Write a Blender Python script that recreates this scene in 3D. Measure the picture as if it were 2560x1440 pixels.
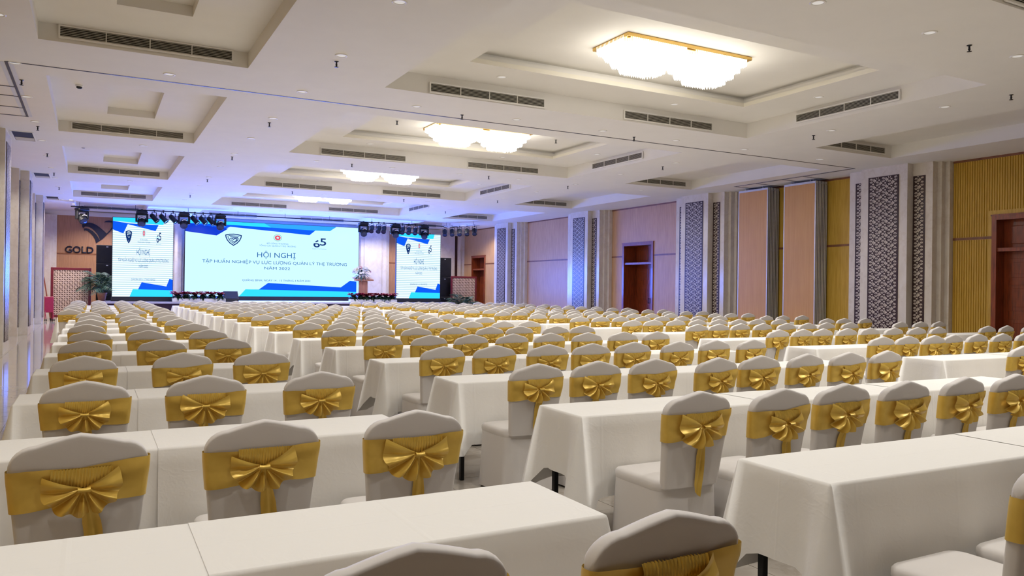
import bpy, bmesh, math, random
from mathutils import Vector, Matrix
PI = math.pi
for o in list(bpy.data.objects):
    bpy.data.objects.remove(o)
SC = bpy.context.scene
COL = SC.collection

# ------------------------------------------------------------------ camera
F_PX, YAW, PIT, ROL, CAM_H = 1944.864, 0.4943, 0.0018, 0.0126, 1.5
_F = Vector((math.sin(YAW)*math.cos(PIT), math.cos(YAW)*math.cos(PIT), math.sin(PIT)))
_R = Vector((math.cos(YAW), -math.sin(YAW), 0))
_U = _R.cross(_F)
_R2 = _R*math.cos(ROL) + _U*math.sin(ROL)
_U2 = _U*math.cos(ROL) - _R*math.sin(ROL)
cam = bpy.data.cameras.new('camera')
camo = bpy.data.objects.new('camera', cam)
COL.objects.link(camo)
m = Matrix.Identity(4)
for i in range(3):
    m[i][0], m[i][1], m[i][2] = _R2[i], _U2[i], -_F[i]
m[0][3], m[1][3], m[2][3] = 0, 0, CAM_H
camo.matrix_world = m
cam.sensor_width = 36
cam.lens = 36*F_PX/2560
cam.clip_start = .05
cam.clip_end = 200
SC.camera = camo

# ------------------------------------------------------------------ world, exposure, large lights
w = bpy.data.worlds.new('world')
SC.world = w
w.use_nodes = True
w.node_tree.nodes['Background'].inputs[0].default_value = (.9, .92, 1, 1)
w.node_tree.nodes['Background'].inputs[1].default_value = 0.3
vs = SC.view_settings
vs.view_transform = 'Standard'
vs.look = 'None'
vs.gamma = 1
vs.use_curve_mapping = False
vs.exposure = 0.12
SC.cycles.use_denoising = True
SC.cycles.max_bounces = 7
SC.cycles.diffuse_bounces = 5
SC.cycles.sample_clamp_indirect = 6

COFFER_FAR = [5.05, 12.1, 19.15, 26.2, 33.25]      # far edge of each row of coffers
COFFER_LEN = 5.0
CH_W, CH_UP, DL_W = 120, 22, 13                    # chandelier down / up, downlight power


def area(name, loc, sx, sy, power, col, rot=(0, 0, 0), spread=PI, glossy=True):
    l = bpy.data.lights.new(name, 'AREA')
    l.shape = 'RECTANGLE'
    l.size, l.size_y = sx, sy
    l.energy = power
    l.color = col
    l.spread = spread
    o = bpy.data.objects.new(name, l)
    o.location = loc
    o.rotation_euler = rot
    COL.objects.link(o)
    return o


for yf in COFFER_FAR:
    area('chandelier_lamp', (8.05, yf-2.5, 4.70), 2.2, .8, CH_W*(.9 if yf < 6 else 1), (1, .965, .90))
    area('chandelier_uplight', (8.05, yf-2.5, 4.74), 2.6, 1.1, CH_UP, (1, .95, .84), rot=(PI, 0, 0))

# the light the three LED walls throw into the hall
for x, y, z, sx, sz, p in ((7.97, 39.36, 2.8, 8.3, 3.5, 2900), (1.85, 35.97, 2.65, 2.2, 3.2, 550), (14.15, 35.97, 2.6, 2.2, 3.1, 550)):
    area('led_wall_light', (x, y, z), sx, sz, p, (.05, .16, 1), rot=(-PI/2-.22, 0, 0))

# ------------------------------------------------------------------ materials
def nm(name):
    mt = bpy.data.materials.new(name)
    mt.use_nodes = True
    nt = mt.node_tree
    return mt, nt, nt.nodes['Principled BSDF']


def noise(nt, scale, detail=3, obj=True, stretch=None, rough=.5):
    tc = nt.nodes.new('ShaderNodeTexCoord')
    mp = nt.nodes.new('ShaderNodeMapping')
    if stretch:
        mp.inputs['Scale'].default_value = stretch
    nt.links.new(tc.outputs['Object' if obj else 'Generated'], mp.inputs[0])
    n = nt.nodes.new('ShaderNodeTexNoise')
    n.inputs['Scale'].default_value = scale
    n.inputs['Detail'].default_value = detail
    n.inputs['Roughness'].default_value = rough
    nt.links.new(mp.outputs[0], n.inputs['Vector'])
    return n


def ramp(nt, fac, stops):
    r = nt.nodes.new('ShaderNodeValToRGB')
    e = r.color_ramp.elements
    while len(e) < len(stops):
        e.new(.5)
    for k, (p, c) in enumerate(stops):
        e[k].position = p
        e[k].color = (*c, 1)
    nt.links.new(fac, r.inputs[0])
    return r


def bump(nt, b, h, strength, dist=.01):
    bn = nt.nodes.new('ShaderNodeBump')
    bn.inputs['Strength'].default_value = strength
    bn.inputs['Distance'].default_value = dist
    nt.links.new(h, bn.inputs['Height'])
    nt.links.new(bn.outputs[0], b.inputs['Normal'])


def mat(name, c, rough=.5, metal=0, var=.06, scale=6, stretch=None, bmp=0, spec=.5, sheen=0, coat=0):
    mt, nt, b = nm(name)
    n = noise(nt, scale, stretch=stretch)
    lo = tuple(max(0, x*(1-var)) for x in c)
    hi = tuple(min(1, x*(1+var)) for x in c)
    r = ramp(nt, n.outputs['Fac'], [(.3, lo), (.7, hi)])
    nt.links.new(r.outputs[0], b.inputs['Base Color'])
    b.inputs['Roughness'].default_value = rough
    b.inputs['Metallic'].default_value = metal
    b.inputs['Specular IOR Level'].default_value = spec
    b.inputs['Sheen Weight'].default_value = sheen
    b.inputs['Coat Weight'].default_value = coat
    if bmp:
        bump(nt, b, n.outputs['Fac'], bmp)
    return mt


def emit(name, c, s, base=(0, 0, 0), sampling='AUTO'):
    mt, nt, b = nm(name)
    b.inputs['Specular IOR Level'].default_value = .1
    b.inputs['Base Color'].default_value = (*base, 1)
    b.inputs['Emission Color'].default_value = (*c, 1)
    b.inputs['Emission Strength'].default_value = s
    b.inputs['Roughness'].default_value = .5
    mt.cycles.emission_sampling = sampling
    return mt


M = {}
M['paint'] = mat('ceiling_paint', (.80, .775, .72), .75, var=.015, scale=2)
M['cove'] = mat('cove_paint', (.84, .80, .68), .6, var=.015, scale=2)
M['slot'] = mat('track_metal', (.035, .028, .03), .4, .6, var=.1)
M['alu'] = mat('aluminium', (.66, .68, .71), .35, .4, var=.05)
M['white_metal'] = mat('white_metal', (.82, .80, .75), .45, 0, var=.02)
M['vent_dark'] = mat('vent_dark', (.02, .018, .016), .8, 0, var=.1)
M['slat'] = mat('vent_slat', (.52, .49, .42), .5, .2, var=.05)
M['black'] = mat('black_metal', (.012, .012, .014), .4, .4, var=.2)
M['black_matt'] = mat('black_matt', (.015, .015, .02), .7, 0, var=.2)
M['lens'] = mat('lens_glass', (.03, .04, .09), .08, .2, var=.2)
M['brown'] = mat('dark_brown_lattice', (.034, .013, .013), .3, 0, var=.25, scale=9)
M['slot_cream'] = mat('lattice_gap_cream', (.62, .55, .47), .4, 0, var=.08)
M['mahogany'] = mat('mahogany', (.24, .045, .012), .3, 0, var=.35, scale=5, stretch=(6, 6, .7), coat=.2)
M['redframe'] = mat('red_lacquer_wood', (.16, .012, .02), .35, 0, var=.2, scale=5)
M['trim'] = mat('trim_brown', (.22, .085, .035), .4, 0, var=.2)
M['carpet'] = mat('stage_carpet', (.03, .012, .03), .9, 0, var=.25, scale=40)
M['deck'] = mat('stage_deck', (.42, .40, .50), .35, 0, var=.05)
M['gold_metal'] = mat('gold_metal', (.75, .50, .16), .3, .9, var=.05)
M['green'] = mat('leaf_green', (.035, .085, .06), .5, 0, var=.35, scale=7)
M['dgreen'] = mat('leaf_dark_green', (.015, .045, .022), .5, 0, var=.35, scale=9)
M['red'] = mat('bract_red', (.36, .012, .05), .5, 0, var=.3, scale=9)
M['petal'] = mat('petal_white', (.78, .74, .62), .6, 0, var=.1, scale=9)
M['pink'] = mat('petal_pink', (.6, .3, .33), .6, 0, var=.15, scale=9)
M['planter'] = mat('planter_white', (.8, .78, .74), .5, 0, var=.03)
M['terra'] = mat('terracotta', (.45, .2, .11), .7, 0, var=.15)
M['soil'] = mat('soil', (.04, .025, .015), .95, 0, var=.3, scale=30)
M['magenta'] = mat('magenta_plastic', (.36, .01, .06), .4, 0, var=.1)
M['lectern'] = mat('lectern_wood', (.42, .2, .13), .4, 0, var=.2, scale=4, stretch=(8, 8, .6))
M['beige_board'] = mat('beige_board', (.66, .50, .38), .45, 0, var=.04)
M['board_hole'] = mat('board_hole', (.10, .045, .03), .7, 0, var=.1)
M['sign'] = mat('sign_metal', (.012, .012, .03), .35, .3, var=.1)
M['crystal'] = emit('crystal_lit', (1, .97, .93), 2.3, base=(.8, .8, .8), sampling='NONE')
M['lamp_on'] = emit('spot_lamp_on', (1, .95, .88), 9, sampling='NONE')
M['lamp_dim'] = emit('downlight_lens', (1, .98, .95), .3, base=(.7, .7, .7), sampling='NONE')


def wood(name, lo, hi, rough=.42, scale=3.2):
    mt, nt, b = nm(name)
    n = noise(nt, scale, 6, stretch=(9, 9, .55), rough=.62)
    n2 = noise(nt, 1.1, 2)
    r = ramp(nt, n.outputs['Fac'], [(.32, lo), (.5, tuple((a+c)/2 for a, c in zip(lo, hi))), (.68, hi)])
    mx = nt.nodes.new('ShaderNodeMixRGB')
    mx.blend_type = 'MULTIPLY'
    mx.inputs[0].default_value = .25
    r2 = ramp(nt, n2.outputs['Fac'], [(.3, (.75, .75, .75)), (.7, (1, 1, 1))])
    nt.links.new(r.outputs[0], mx.inputs[1])
    nt.links.new(r2.outputs[0], mx.inputs[2])
    nt.links.new(mx.outputs[0], b.inputs['Base Color'])
    b.inputs['Roughness'].default_value = rough
    bump(nt, b, n.outputs['Fac'], .08)
    return mt


M['wood_pink'] = wood('oak_veneer', (.51, .29, .14), (.64, .39, .20))
M['wood_gold'] = wood('sign_wall_veneer', (.34, .17, .085), (.47, .25, .13))
M['wood_orange'] = wood('orange_oak', (.52, .29, .12), (.63, .38, .18))
M['wood_warm_light'] = wood('oak_warm_light', (.52, .31, .03), (.68, .44, .07))  # yellow of warm bounced light put into the wood colour of the near bays
M['wood_tan'] = wood('partition_laminate', (.62, .32, .085), (.68, .37, .11), scale=1.6)


def marble(name, c, dark, rough):
    mt, nt, b = nm(name)
    n = noise(nt, 1.3, 8, rough=.65)
    n2 = noise(nt, 5, 6, stretch=(1, 1, .5))
    r = ramp(nt, n.outputs['Fac'], [(.3, c), (.49, c), (.52, dark), (.56, c), (.8, tuple(x*.93 for x in c))])
    r2 = ramp(nt, n2.outputs['Fac'], [(.3, (.9, .88, .86)), (.7, (1, 1, 1))])
    mx = nt.nodes.new('ShaderNodeMixRGB')
    mx.blend_type = 'MULTIPLY'
    mx.inputs[0].default_value = 1
    nt.links.new(r.outputs[0], mx.inputs[1])
    nt.links.new(r2.outputs[0], mx.inputs[2])
    nt.links.new(mx.outputs[0], b.inputs['Base Color'])
    b.inputs['Roughness'].default_value = rough
    return mt


M['marble'] = marble('cream_marble', (.74, .69, .62), (.69, .63, .55), .16)
M['marble_tan'] = marble('tan_marble', (.50, .41, .32), (.40, .32, .25), .25)
M['tile'] = marble('floor_marble_tile', (.46, .42, .37), (.40, .36, .31), .07)
M['grout'] = mat('grout', (.3, .27, .24), .8, var=.1)


def fabric(name, c, rough, bump_s, scale, sheen=.15, crease=False):
    mt, nt, b = nm(name)
    n = noise(nt, scale, 5, rough=.55)
    b.inputs['Base Color'].default_value = (*c, 1)
    b.inputs['Roughness'].default_value = rough
    b.inputs['Sheen Weight'].default_value = sheen
    h = n.outputs['Fac']
    if crease:
        # thin ridged wrinkles
        n2 = noise(nt, 2.6, 4, rough=.6)
        n2.inputs['Distortion'].default_value = .8
        s1 = nt.nodes.new('ShaderNodeMath')
        s1.operation = 'SUBTRACT'
        s1.inputs[1].default_value = .5
        nt.links.new(n2.outputs['Fac'], s1.inputs[0])
        s2 = nt.nodes.new('ShaderNodeMath')
        s2.operation = 'ABSOLUTE'
        nt.links.new(s1.outputs[0], s2.inputs[0])
        s3 = nt.nodes.new('ShaderNodeMapRange')
        s3.inputs[2].default_value = .03
        s3.inputs[3].default_value = .07
        s3.inputs[4].default_value = 0
        nt.links.new(s2.outputs[0], s3.inputs[0])
        s4 = nt.nodes.new('ShaderNodeMath')
        s4.operation = 'ADD'
        nt.links.new(h, s4.inputs[0])
        nt.links.new(s3.outputs[0], s4.inputs[1])
        h = s4.outputs[0]
        # pressed fold lines every 0.6 m / 0.45 m, plus soft wrinkles
        tc = nt.nodes.new('ShaderNodeTexCoord')
        sep = nt.nodes.new('ShaderNodeSeparateXYZ')
        nt.links.new(tc.outputs['Object'], sep.inputs[0])
        acc = h
        for ax, per in ((0, .62), (1, .41)):
            a1 = nt.nodes.new('ShaderNodeMath')
            a1.operation = 'MULTIPLY'
            a1.inputs[1].default_value = 1/per
            nt.links.new(sep.outputs[ax], a1.inputs[0])
            a2 = nt.nodes.new('ShaderNodeMath')
            a2.operation = 'PINGPONG'
            a2.inputs[1].default_value = .5
            nt.links.new(a1.outputs[0], a2.inputs[0])
            a3 = nt.nodes.new('ShaderNodeMapRange')
            a3.inputs[1].default_value = 0
            a3.inputs[2].default_value = .02
            a3.inputs[3].default_value = .22
            a3.inputs[4].default_value = 0
            nt.links.new(a2.outputs[0], a3.inputs[0])
            ad = nt.nodes.new('ShaderNodeMath')
            ad.operation = 'ADD'
            nt.links.new(acc, ad.inputs[0])
            nt.links.new(a3.outputs[0], ad.inputs[1])
            acc = ad.outputs[0]
        h = acc
    bump(nt, b, h, bump_s, .02)
    return mt


M['cloth'] = fabric('white_tablecloth', (.80, .785, .755), .8, .2, 4.5, crease=True)
M['cover'] = fabric('white_spandex', (.66, .63, .61), .72, .05, 14, sheen=.2)


def satin():
    mt, nt, b = nm('gold_satin')
    n = noise(nt, 9, 3)
    r = ramp(nt, n.outputs['Fac'], [(.3, (.66, .43, .07)), (.7, (.80, .55, .11))])
    nt.links.new(r.outputs[0], b.inputs['Base Color'])
    b.inputs['Roughness'].default_value = .33
    b.inputs['Metallic'].default_value = .28
    b.inputs['Sheen Weight'].default_value = .2
    b.inputs['Sheen Tint'].default_value = (1, .8, .4, 1)
    bump(nt, b, n.outputs['Fac'], .15, .01)
    return mt


M['gold'] = satin()

# ------------------------------------------------------------------ mesh helpers
class MB:
    def __init__(self):
        self.v, self.f, self.mi, self.sm = [], [], [], []

    def add(self, vs_, fs_, mi=0, smooth=False):
        o = len(self.v)
        self.v += [tuple(p) for p in vs_]
        for f in fs_:
            self.f.append(tuple(i+o for i in f))
            self.mi.append(mi)
            self.sm.append(smooth)

    def box(self, x0, x1, y0, y1, z0, z1, mi=0):
        x0, x1 = min(x0, x1), max(x0, x1)
        y0, y1 = min(y0, y1), max(y0, y1)
        z0, z1 = min(z0, z1), max(z0, z1)
        self.add([(x0, y0, z0), (x1, y0, z0), (x1, y1, z0), (x0, y1, z0), (x0, y0, z1), (x1, y0, z1), (x1, y1, z1), (x0, y1, z1)],
                 [(0, 3, 2, 1), (4, 5, 6, 7), (0, 1, 5, 4), (1, 2, 6, 5), (2, 3, 7, 6), (3, 0, 4, 7)], mi)

    def bbox(self, x0, x1, y0, y1, z0, z1, b=.01, mi=0):
        """box with all edges chamfered"""
        bm = bmesh.new()
        bmesh.ops.create_cube(bm, size=1)
        bmesh.ops.scale(bm, vec=(x1-x0, y1-y0, z1-z0), verts=bm.verts)
        bmesh.ops.translate(bm, vec=((x0+x1)/2, (y0+y1)/2, (z0+z1)/2), verts=bm.verts)
        bmesh.ops.bevel(bm, geom=bm.edges[:], offset=b, segments=1, affect='EDGES')
        self.bm(bm, mi)

    def bm(self, bm, mi=0, smooth=False):
        bm.verts.index_update()
        self.add([v.co for v in bm.verts], [[v.index for v in f.verts] for f in bm.faces], mi, smooth)
        bm.free()

    def cyl(self, p0, p1, r0, r1=None, n=10, mi=0, smooth=True):
        r1 = r0 if r1 is None else r1
        p0, p1 = Vector(p0), Vector(p1)
        d = (p1-p0).normalized()
        a = d.orthogonal().normalized()
        c = d.cross(a)
        ring = [a*math.cos(2*PI*k/n)+c*math.sin(2*PI*k/n) for k in range(n)]
        self.add([p0+q*r0 for q in ring]+[p1+q*r1 for q in ring],
                 [(k, (k+1) % n, n+(k+1) % n, n+k) for k in range(n)], mi, smooth)
        self.add([p0+q*r0 for q in ring], [tuple(range(n))[::-1]], mi)
        self.add([p1+q*r1 for q in ring], [tuple(range(n))], mi)

    def grid(self, rows, mi=0, smooth=True, closed=False):
        n = len(rows[0])
        vs_ = [p for r in rows for p in r]
        fs_ = []
        for i in range(len(rows)-1):
            for j in range(n if closed else n-1):
                k = (j+1) % n
                fs_.append((i*n+j, i*n+k, (i+1)*n+k, (i+1)*n+j))
        self.add(vs_, fs_, mi, smooth)

    def lathe(self, prof, p, axis, n=14, mi=0, smooth=True):
        d = Vector(axis).normalized()
        a = d.orthogonal().normalized()
        c = d.cross(a)
        p = Vector(p)
        rows = [[p+d*h+(a*math.cos(2*PI*k/n)+c*math.sin(2*PI*k/n))*max(r, 1e-4) for k in range(n)] for r, h in prof]
        self.grid(rows, mi, smooth, True)

    def poly(self, pts, d, mi=0):
        """extrude a planar polygon by vector d"""
        n = len(pts)
        q = [Vector(p) for p in pts]
        d = Vector(d)
        self.add(q+[p+d for p in q], [tuple(range(n))[::-1], tuple(range(n, 2*n))]+[(k, (k+1) % n, n+(k+1) % n, n+k) for k in range(n)], mi)

    def mesh(self, name, mats):
        me = bpy.data.meshes.new(name)
        me.from_pydata(self.v, [], self.f)
        if not isinstance(mats, (list, tuple)):
            mats = [mats]
        for x in mats:
            me.materials.append(x)
        me.polygons.foreach_set('material_index', self.mi)
        me.polygons.foreach_set('use_smooth', self.sm)
        me.update()
        return me


def fixn(me):
    bm = bmesh.new()
    bm.from_mesh(me)
    bmesh.ops.recalc_face_normals(bm, faces=bm.faces)
    bm.to_mesh(me)
    bm.free()
    return me


def ob(name, me, parent=None, loc=None, rz=0):
    o = bpy.data.objects.new(name, me)
    COL.objects.link(o)
    if parent is not None:
        o.parent = parent
    if loc is not None:
        o.location = loc
    if rz:
        o.rotation_euler = (0, 0, rz)
    return o


def tag(o, label=None, cat=None, group=None, kind=None):
    if label:
        o['label'] = label
    if cat:
        o['category'] = cat
    if group:
        o['group'] = group
    if kind:
        o['kind'] = kind
    return o


def thing(name, label, cat, loc=(0, 0, 0), rz=0, group=None):
    return tag(ob(name, None, None, loc, rz), label, cat, group)


def boxo(name, a, b, mt, parent=None, bev=0):
    mb = MB()
    if bev:
        mb.bbox(a[0], b[0], a[1], b[1], a[2], b[2], bev)
    else:
        mb.box(a[0], b[0], a[1], b[1], a[2], b[2])
    return ob(name, mb.mesh(name, mt), parent)


def struct(name, me):
    return tag(ob(name, me), kind='structure')


ORD = 'first second third fourth fifth sixth seventh eighth ninth tenth eleventh twelfth thirteenth fourteenth fifteenth sixteenth seventeenth eighteenth'.split()


def pix(x, y, z):
    p = Vector((x, y, z-CAM_H))
    d = p.dot(_F)
    if d < .05:
        return (-1e6, -1e6)
    return (1280+F_PX*p.dot(_R2)/d, 720-F_PX*p.dot(_U2)/d)


def inframe(x, y, z, mg=0):
    u, v = pix(x, y, z)
    return -mg < u < 2560+mg and -mg < v < 1440+mg


# ------------------------------------------------------------------ room dimensions
H = 4.75
XL, XR = -2.4, 18.45          # wall panel planes
YF, YB = -9.0, 40.0
BX, CX, DX = (-.68, 2.0), (4.13, 12.1), (14.17, 16.78)
CY = [(f-COFFER_LEN, f) for f in COFFER_FAR]
PIL = [13.0, 20.1, 27.15, 34.1]

# floor: slab with tiles lifted proud of recessed joints
mb = MB()
mb.box(XL-.5, XR+1.2, YF, YB+.3, -.12, -.004)
floor = struct('floor', mb.mesh('floor', M['grout']))
TS, GAP = .8, .004
tmb = MB()
tmb.bbox(-TS/2+GAP/2, TS/2-GAP/2, -TS/2+GAP/2, TS/2-GAP/2, -.012, 0, .002)
tile_me = tmb.mesh('floor_tile', M['tile'])
rest = MB()
nt_ = 0
nx0, nx1 = int(math.floor((XL-.3)/TS)), int(math.ceil((XR+.3)/TS))
ny0, ny1 = int(YF/TS), int(YB/TS)
for i in range(nx0, nx1):
    for j in range(ny0, ny1+1):
        cx, cy = (i+.5)*TS, (j+.5)*TS
        seen = (cx < -.3 and 9 < cy < 38 and inframe(cx, cy, 0, 60)) or (1.3 < cx < 2.9 and 2 < cy < 16) or (7.0 < cx < 8.6 and 5 < cy < 14)
        if seen and nt_ < 280:
            ob('floor_tile', tile_me, floor, (cx, cy, 0))
            nt_ += 1
        else:
            g = GAP/2
            rest.box(cx-TS/2+g, cx+TS/2-g, cy-TS/2+g, cy+TS/2-g, -.012, 0)
tag(ob('floor_tile', rest.mesh('floor_tiles_far', M['tile']), floor), kind='stuff')

# ------------------------------------------------------------------ ceiling
YBEAM = 35.2                                          # stage recess starts here
T = .06


def frame_quads(mb, ox, oy, ix, iy, z, mi=0):
    """flat ring (facing down) between an outer and an inner rectangle"""
    (a, b), (c, d), (e, f), (g, h) = ox, oy, ix, iy
    for x0, x1, y0, y1 in ((a, e, c, d), (f, b, c, d), (e, f, c, g), (e, f, h, d)):
        if x1-x0 > 1e-4 and y1-y0 > 1e-4:
            mb.add([(x0, y0, z), (x0, y1, z), (x1, y1, z), (x1, y0, z)], [(0, 1, 2, 3)], mi)


def sides(mb, xx, yy, z0, z1, mi=0):
    (a, b), (c, d) = xx, yy
    for p, q in (((a, c), (b, c)), ((b, c), (b, d)), ((b, d), (a, d)), ((a, d), (a, c))):
        mb.add([(*p, z0), (*q, z0), (*q, z1), (*p, z1)], [(0, 1, 2, 3)], mi)


mb = MB()
xs = [XL-.4, BX[0], BX[1], CX[0], CX[1], DX[0], DX[1], XR+1.0]
ys = [YF]
for a, b in CY:
    ys += [a, b]
ys += [YBEAM, YB+.2]
for i in range(len(xs)-1):
    for j in range(len(ys)-1):
        coff = i in (1, 3, 5) and j % 2 == 1
        stage_rec = i in (1, 3, 5) and j == len(ys)-2
        if coff or stage_rec:
            continue
        mb.add([(xs[i], ys[j], H), (xs[i], ys[j+1], H), (xs[i+1], ys[j+1], H), (xs[i+1], ys[j], H)], [(0, 1, 2, 3)])
mb.box(XL-.4, XR+1.0, YF, YB+.2, H+.9, H+.95)
ceiling = struct('ceiling', mb.mesh('ceiling', M['paint']))


def coffer_c(yy):
    mb = MB()
    z1, z2, z3 = 5.06, 5.15, 5.27
    sides(mb, CX, yy, H, z1)
    ix, iy = (CX[0]+1.03, CX[1]-1.13), (yy[0]+1.03, yy[1]-1.04)
    frame_quads(mb, CX, yy, ix, iy, z1)
    sides(mb, ix, iy, z1, z1+.075, 1)
    ix2, iy2 = (ix[0]-.06, ix[1]+.06), (iy[0]-.06, iy[1]+.06)
    frame_quads(mb, ix2, iy2, ix, iy, z1+.075, 1)
    sides(mb, ix2, iy2, z1+.075, z1+.15, 0)
    ix3, iy3 = (ix2[0]-.08, ix2[1]+.08), (iy2[0]-.08, iy2[1]+.08)
    frame_quads(mb, ix3, iy3, ix2, iy2, z1+.15, 0)
    sides(mb, ix3, iy3, z1+.15, z3, 0)
    (a, b), (c, d) = ix3, iy3
    mb.add([(a, c, z3), (a, d, z3), (b, d, z3), (b, c, z3)], [(0, 1, 2, 3)])
    return mb


def coffer_s(xx, yy, z1=4.98, recess=True):
    mb = MB()
    sides(mb, xx, yy, H, z1)
    xc, yc = (xx[0]+xx[1])/2, (yy[0]+yy[1])/2
    if recess:
        ix, iy = (xc-.44, xc+.44), (yc-1.25, yc+1.25)
        frame_quads(mb, xx, yy, ix, iy, z1)
        sides(mb, ix, iy, z1, z1+.14)
        z1 += .14
        xx, yy = ix, iy
    (a, b), (c, d) = xx, yy
    mb.add([(a, c, z1), (a, d, z1), (b, d, z1), (b, c, z1)], [(0, 1, 2, 3)])
    return mb


for yy in CY:
    ob('coffer', coffer_c(yy).mesh('coffer', [M['paint'], M['cove']]), ceiling)
    ob('coffer', coffer_s(BX, yy).mesh('coffer', M['paint']), ceiling)
    ob('coffer', coffer_s(DX, yy, 5.05, False).mesh('coffer', M['paint']), ceiling)
for xx in (BX, CX, DX):
    ob('coffer', coffer_s(xx, (YBEAM, 39.3), 5.06, False).mesh('coffer', M['paint']), ceiling)
# the partition track across the room and its parking rails on both sides
mb = MB()
mb.box(-1.15, 17.36, 13.545, 13.585, H-.004, H+.01)
ob('ceiling_track', mb.mesh('ceiling_track', M['slot']), ceiling)
for sx, s in ((-1.16, -1), (17.36, 1)):
    mb = MB()
    mb.box(sx-.02, sx+.02, 13.56, 17.85, H-.006, H+.01)
    mb.box(sx-.085, sx-.03, 13.6, 17.85, H-.003, H+.01, 1)
    mb.box(sx+.03, sx+.085, 13.6, 17.85, H-.003, H+.01, 1)
    for yy in (15.25, 16.0, 17.0, 17.83):
        mb.box(sx, sx+s*1.1, yy-.02, yy+.02, H-.006, H+.01)
    ob('ceiling_track', mb.mesh('ceiling_track', [M['slot'], M['alu']]), ceiling)

# ------------------------------------------------------------------ walls
def fret(width, height, cols, cw, ch, depth=.02, border=.012):
    """lattice panel in the local YZ plane, facing -X: dark board with cream gaps"""
    mb = MB()
    mb.box(-depth/2, depth/2, -width/2, width/2, 0, height)
    x = -depth/2-.0015

    def slot(cy, cz, ang, ln, wd):
        c, s = math.cos(ang), math.sin(ang)
        q = []
        for a, b in ((-.5, -.28), (-.38, -.5), (.38, -.5), (.5, -.28), (.5, .28), (.38, .5), (-.38, .5), (-.5, .28)):
            yy, zz = cy+a*ln*c-b*wd*s, cz+a*ln*s+b*wd*c
            if abs(yy) > width/2-border or not border < zz < height-border:
                return
            q.append((x, yy, zz))
        mb.add(q, [tuple(range(8))], 1)
    y0 = -(cols-1)/2*cw
    rows = int(height/ch)+2
    for i in range(-1, cols+1):
        off = (i % 2)*ch/2
        for j in range(-1, rows):
            cy, cz = y0+i*cw, j*ch+off
            for deg in (90, 62, 118, 270, 242, 298, 8, 172, 188, 352):
                a = math.radians(deg)
                slot(cy+.056*cw/.174*math.cos(a), cz+.056*ch/.178*math.sin(a), a, .052*cw/.174, .0165)
            sg = 1 if i % 2 else -1
            for k in (-1, 0, 1):
                slot(cy+cw/2+k*.024*-sg*.74, cz+k*.024*.67, sg*math.radians(48), .104, .0155)
    return mb.mesh('fretwork', [M['brown'], M['slot_cream']])


FR_W = fret(.87, 4.27, 5, .174, .178)
FR_N = fret(.32, 4.2, 2, .16, .178)


def pillar_mesh(back):
    """marble pilaster, front facing -X at x=0, local; steps back to x=back"""
    mb = MB()
    mb.box(0, back, -.66, .66, 0, H)
    mb.box(.22, back, -1.18, 1.18, 0, H)
    mb.box(.40, back, -1.29, 1.29, 0, H)
    mb.box(.55, back, -1.40, 1.40, 0, H)
    return mb.mesh('pillar', M['marble'])


PM_R = pillar_mesh(.72)


def wall_side(name, xplane, s):
    """s=+1 right wall (faces -X), s=-1 left wall (faces +X)"""
    mb = MB()
    mb.box(xplane+s*.75, xplane+s*.9, YF, YB, 0, H+.3)
    wl = struct(name, mb.mesh(name, M['wood_pink']))
    for yc in PIL:
        x = 17.75 if s > 0 else -1.65
        p = ob('pillar', PM_R, wl, (x, yc, 0), 0 if s > 0 else PI)
        a = ob('fretwork_panel', FR_W, p, (-.002, 0, .24))
        for q in (-.83, .83):
            ob('fretwork_panel', FR_N, p, (.218, q, .24))
    return wl


wr = wall_side('wall_right', XR, 1)
wl = wall_side('wall_left', XL, -1)
# marble joints on the pilasters' cream faces come from their veins; the wood bays follow


def bay(parent, x, s, y0, y1, m1, door=None, trim=True, fluted=False):
    """two veneer panels (below / above the trim) between pilasters, round a door opening"""
    zt = 2.85
    segs = [(y0, y1)] if not door else [(y0, door[0]), (door[1], y1)]
    t = s*.05
    for a, b in segs:
        if b-a < .02:
            continue
        for z0, z1 in ((0, zt-.03), (zt+.03, H)):
            if door and z0 > 1:
                continue
            boxo('wall_panel', (x, a, z0), (x+t, b, z1), m1, parent)
        boxo('trim_rail', (x-s*.012, a, zt-.03), (x+t, b, zt+.03), M['trim'], parent)
    if door:
        boxo('wall_panel', (x, y0, max(door[2], zt+.03)), (x+t, y1, H), m1, parent)
        for a, b in segs:
            if door[2] > zt+.03:
                boxo('wall_panel', (x, a, zt+.03), (x+t, b, door[2]), m1, parent)
    boxo('trim_cap', (x-s*.02, y0, H-.05), (x+t, y1, H), M['trim'], parent)
    if fluted:
        mbf = MB()
        n = int((y1-y0)/.058)
        for k in range(n):
            yy = y0+.029+k*.058
            for z0, z1 in ((.1, zt-.04), (zt+.04, H-.06)):
                if door and door[0]-.1 < yy < door[1]+.1:
                    z0 = max(z0, door[2]+.12)
                    if z0 > z1:
                        continue
                    if z1 < zt:
                        continue
                xx = x-s*.022
                mbf.add([(x, yy-.023, z0), (xx, yy-.014, z0), (xx, yy+.014, z0), (x, yy+.023, z0),
                         (x, yy-.023, z1), (xx, yy-.014, z1), (xx, yy+.014, z1), (x, yy+.023, z1)],
                        [(0, 1, 5, 4), (1, 2, 6, 5), (2, 3, 7, 6), (4, 5, 6, 7)])
        tag(ob('batten', mbf.mesh('battens', m1), parent), kind='stuff')


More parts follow.
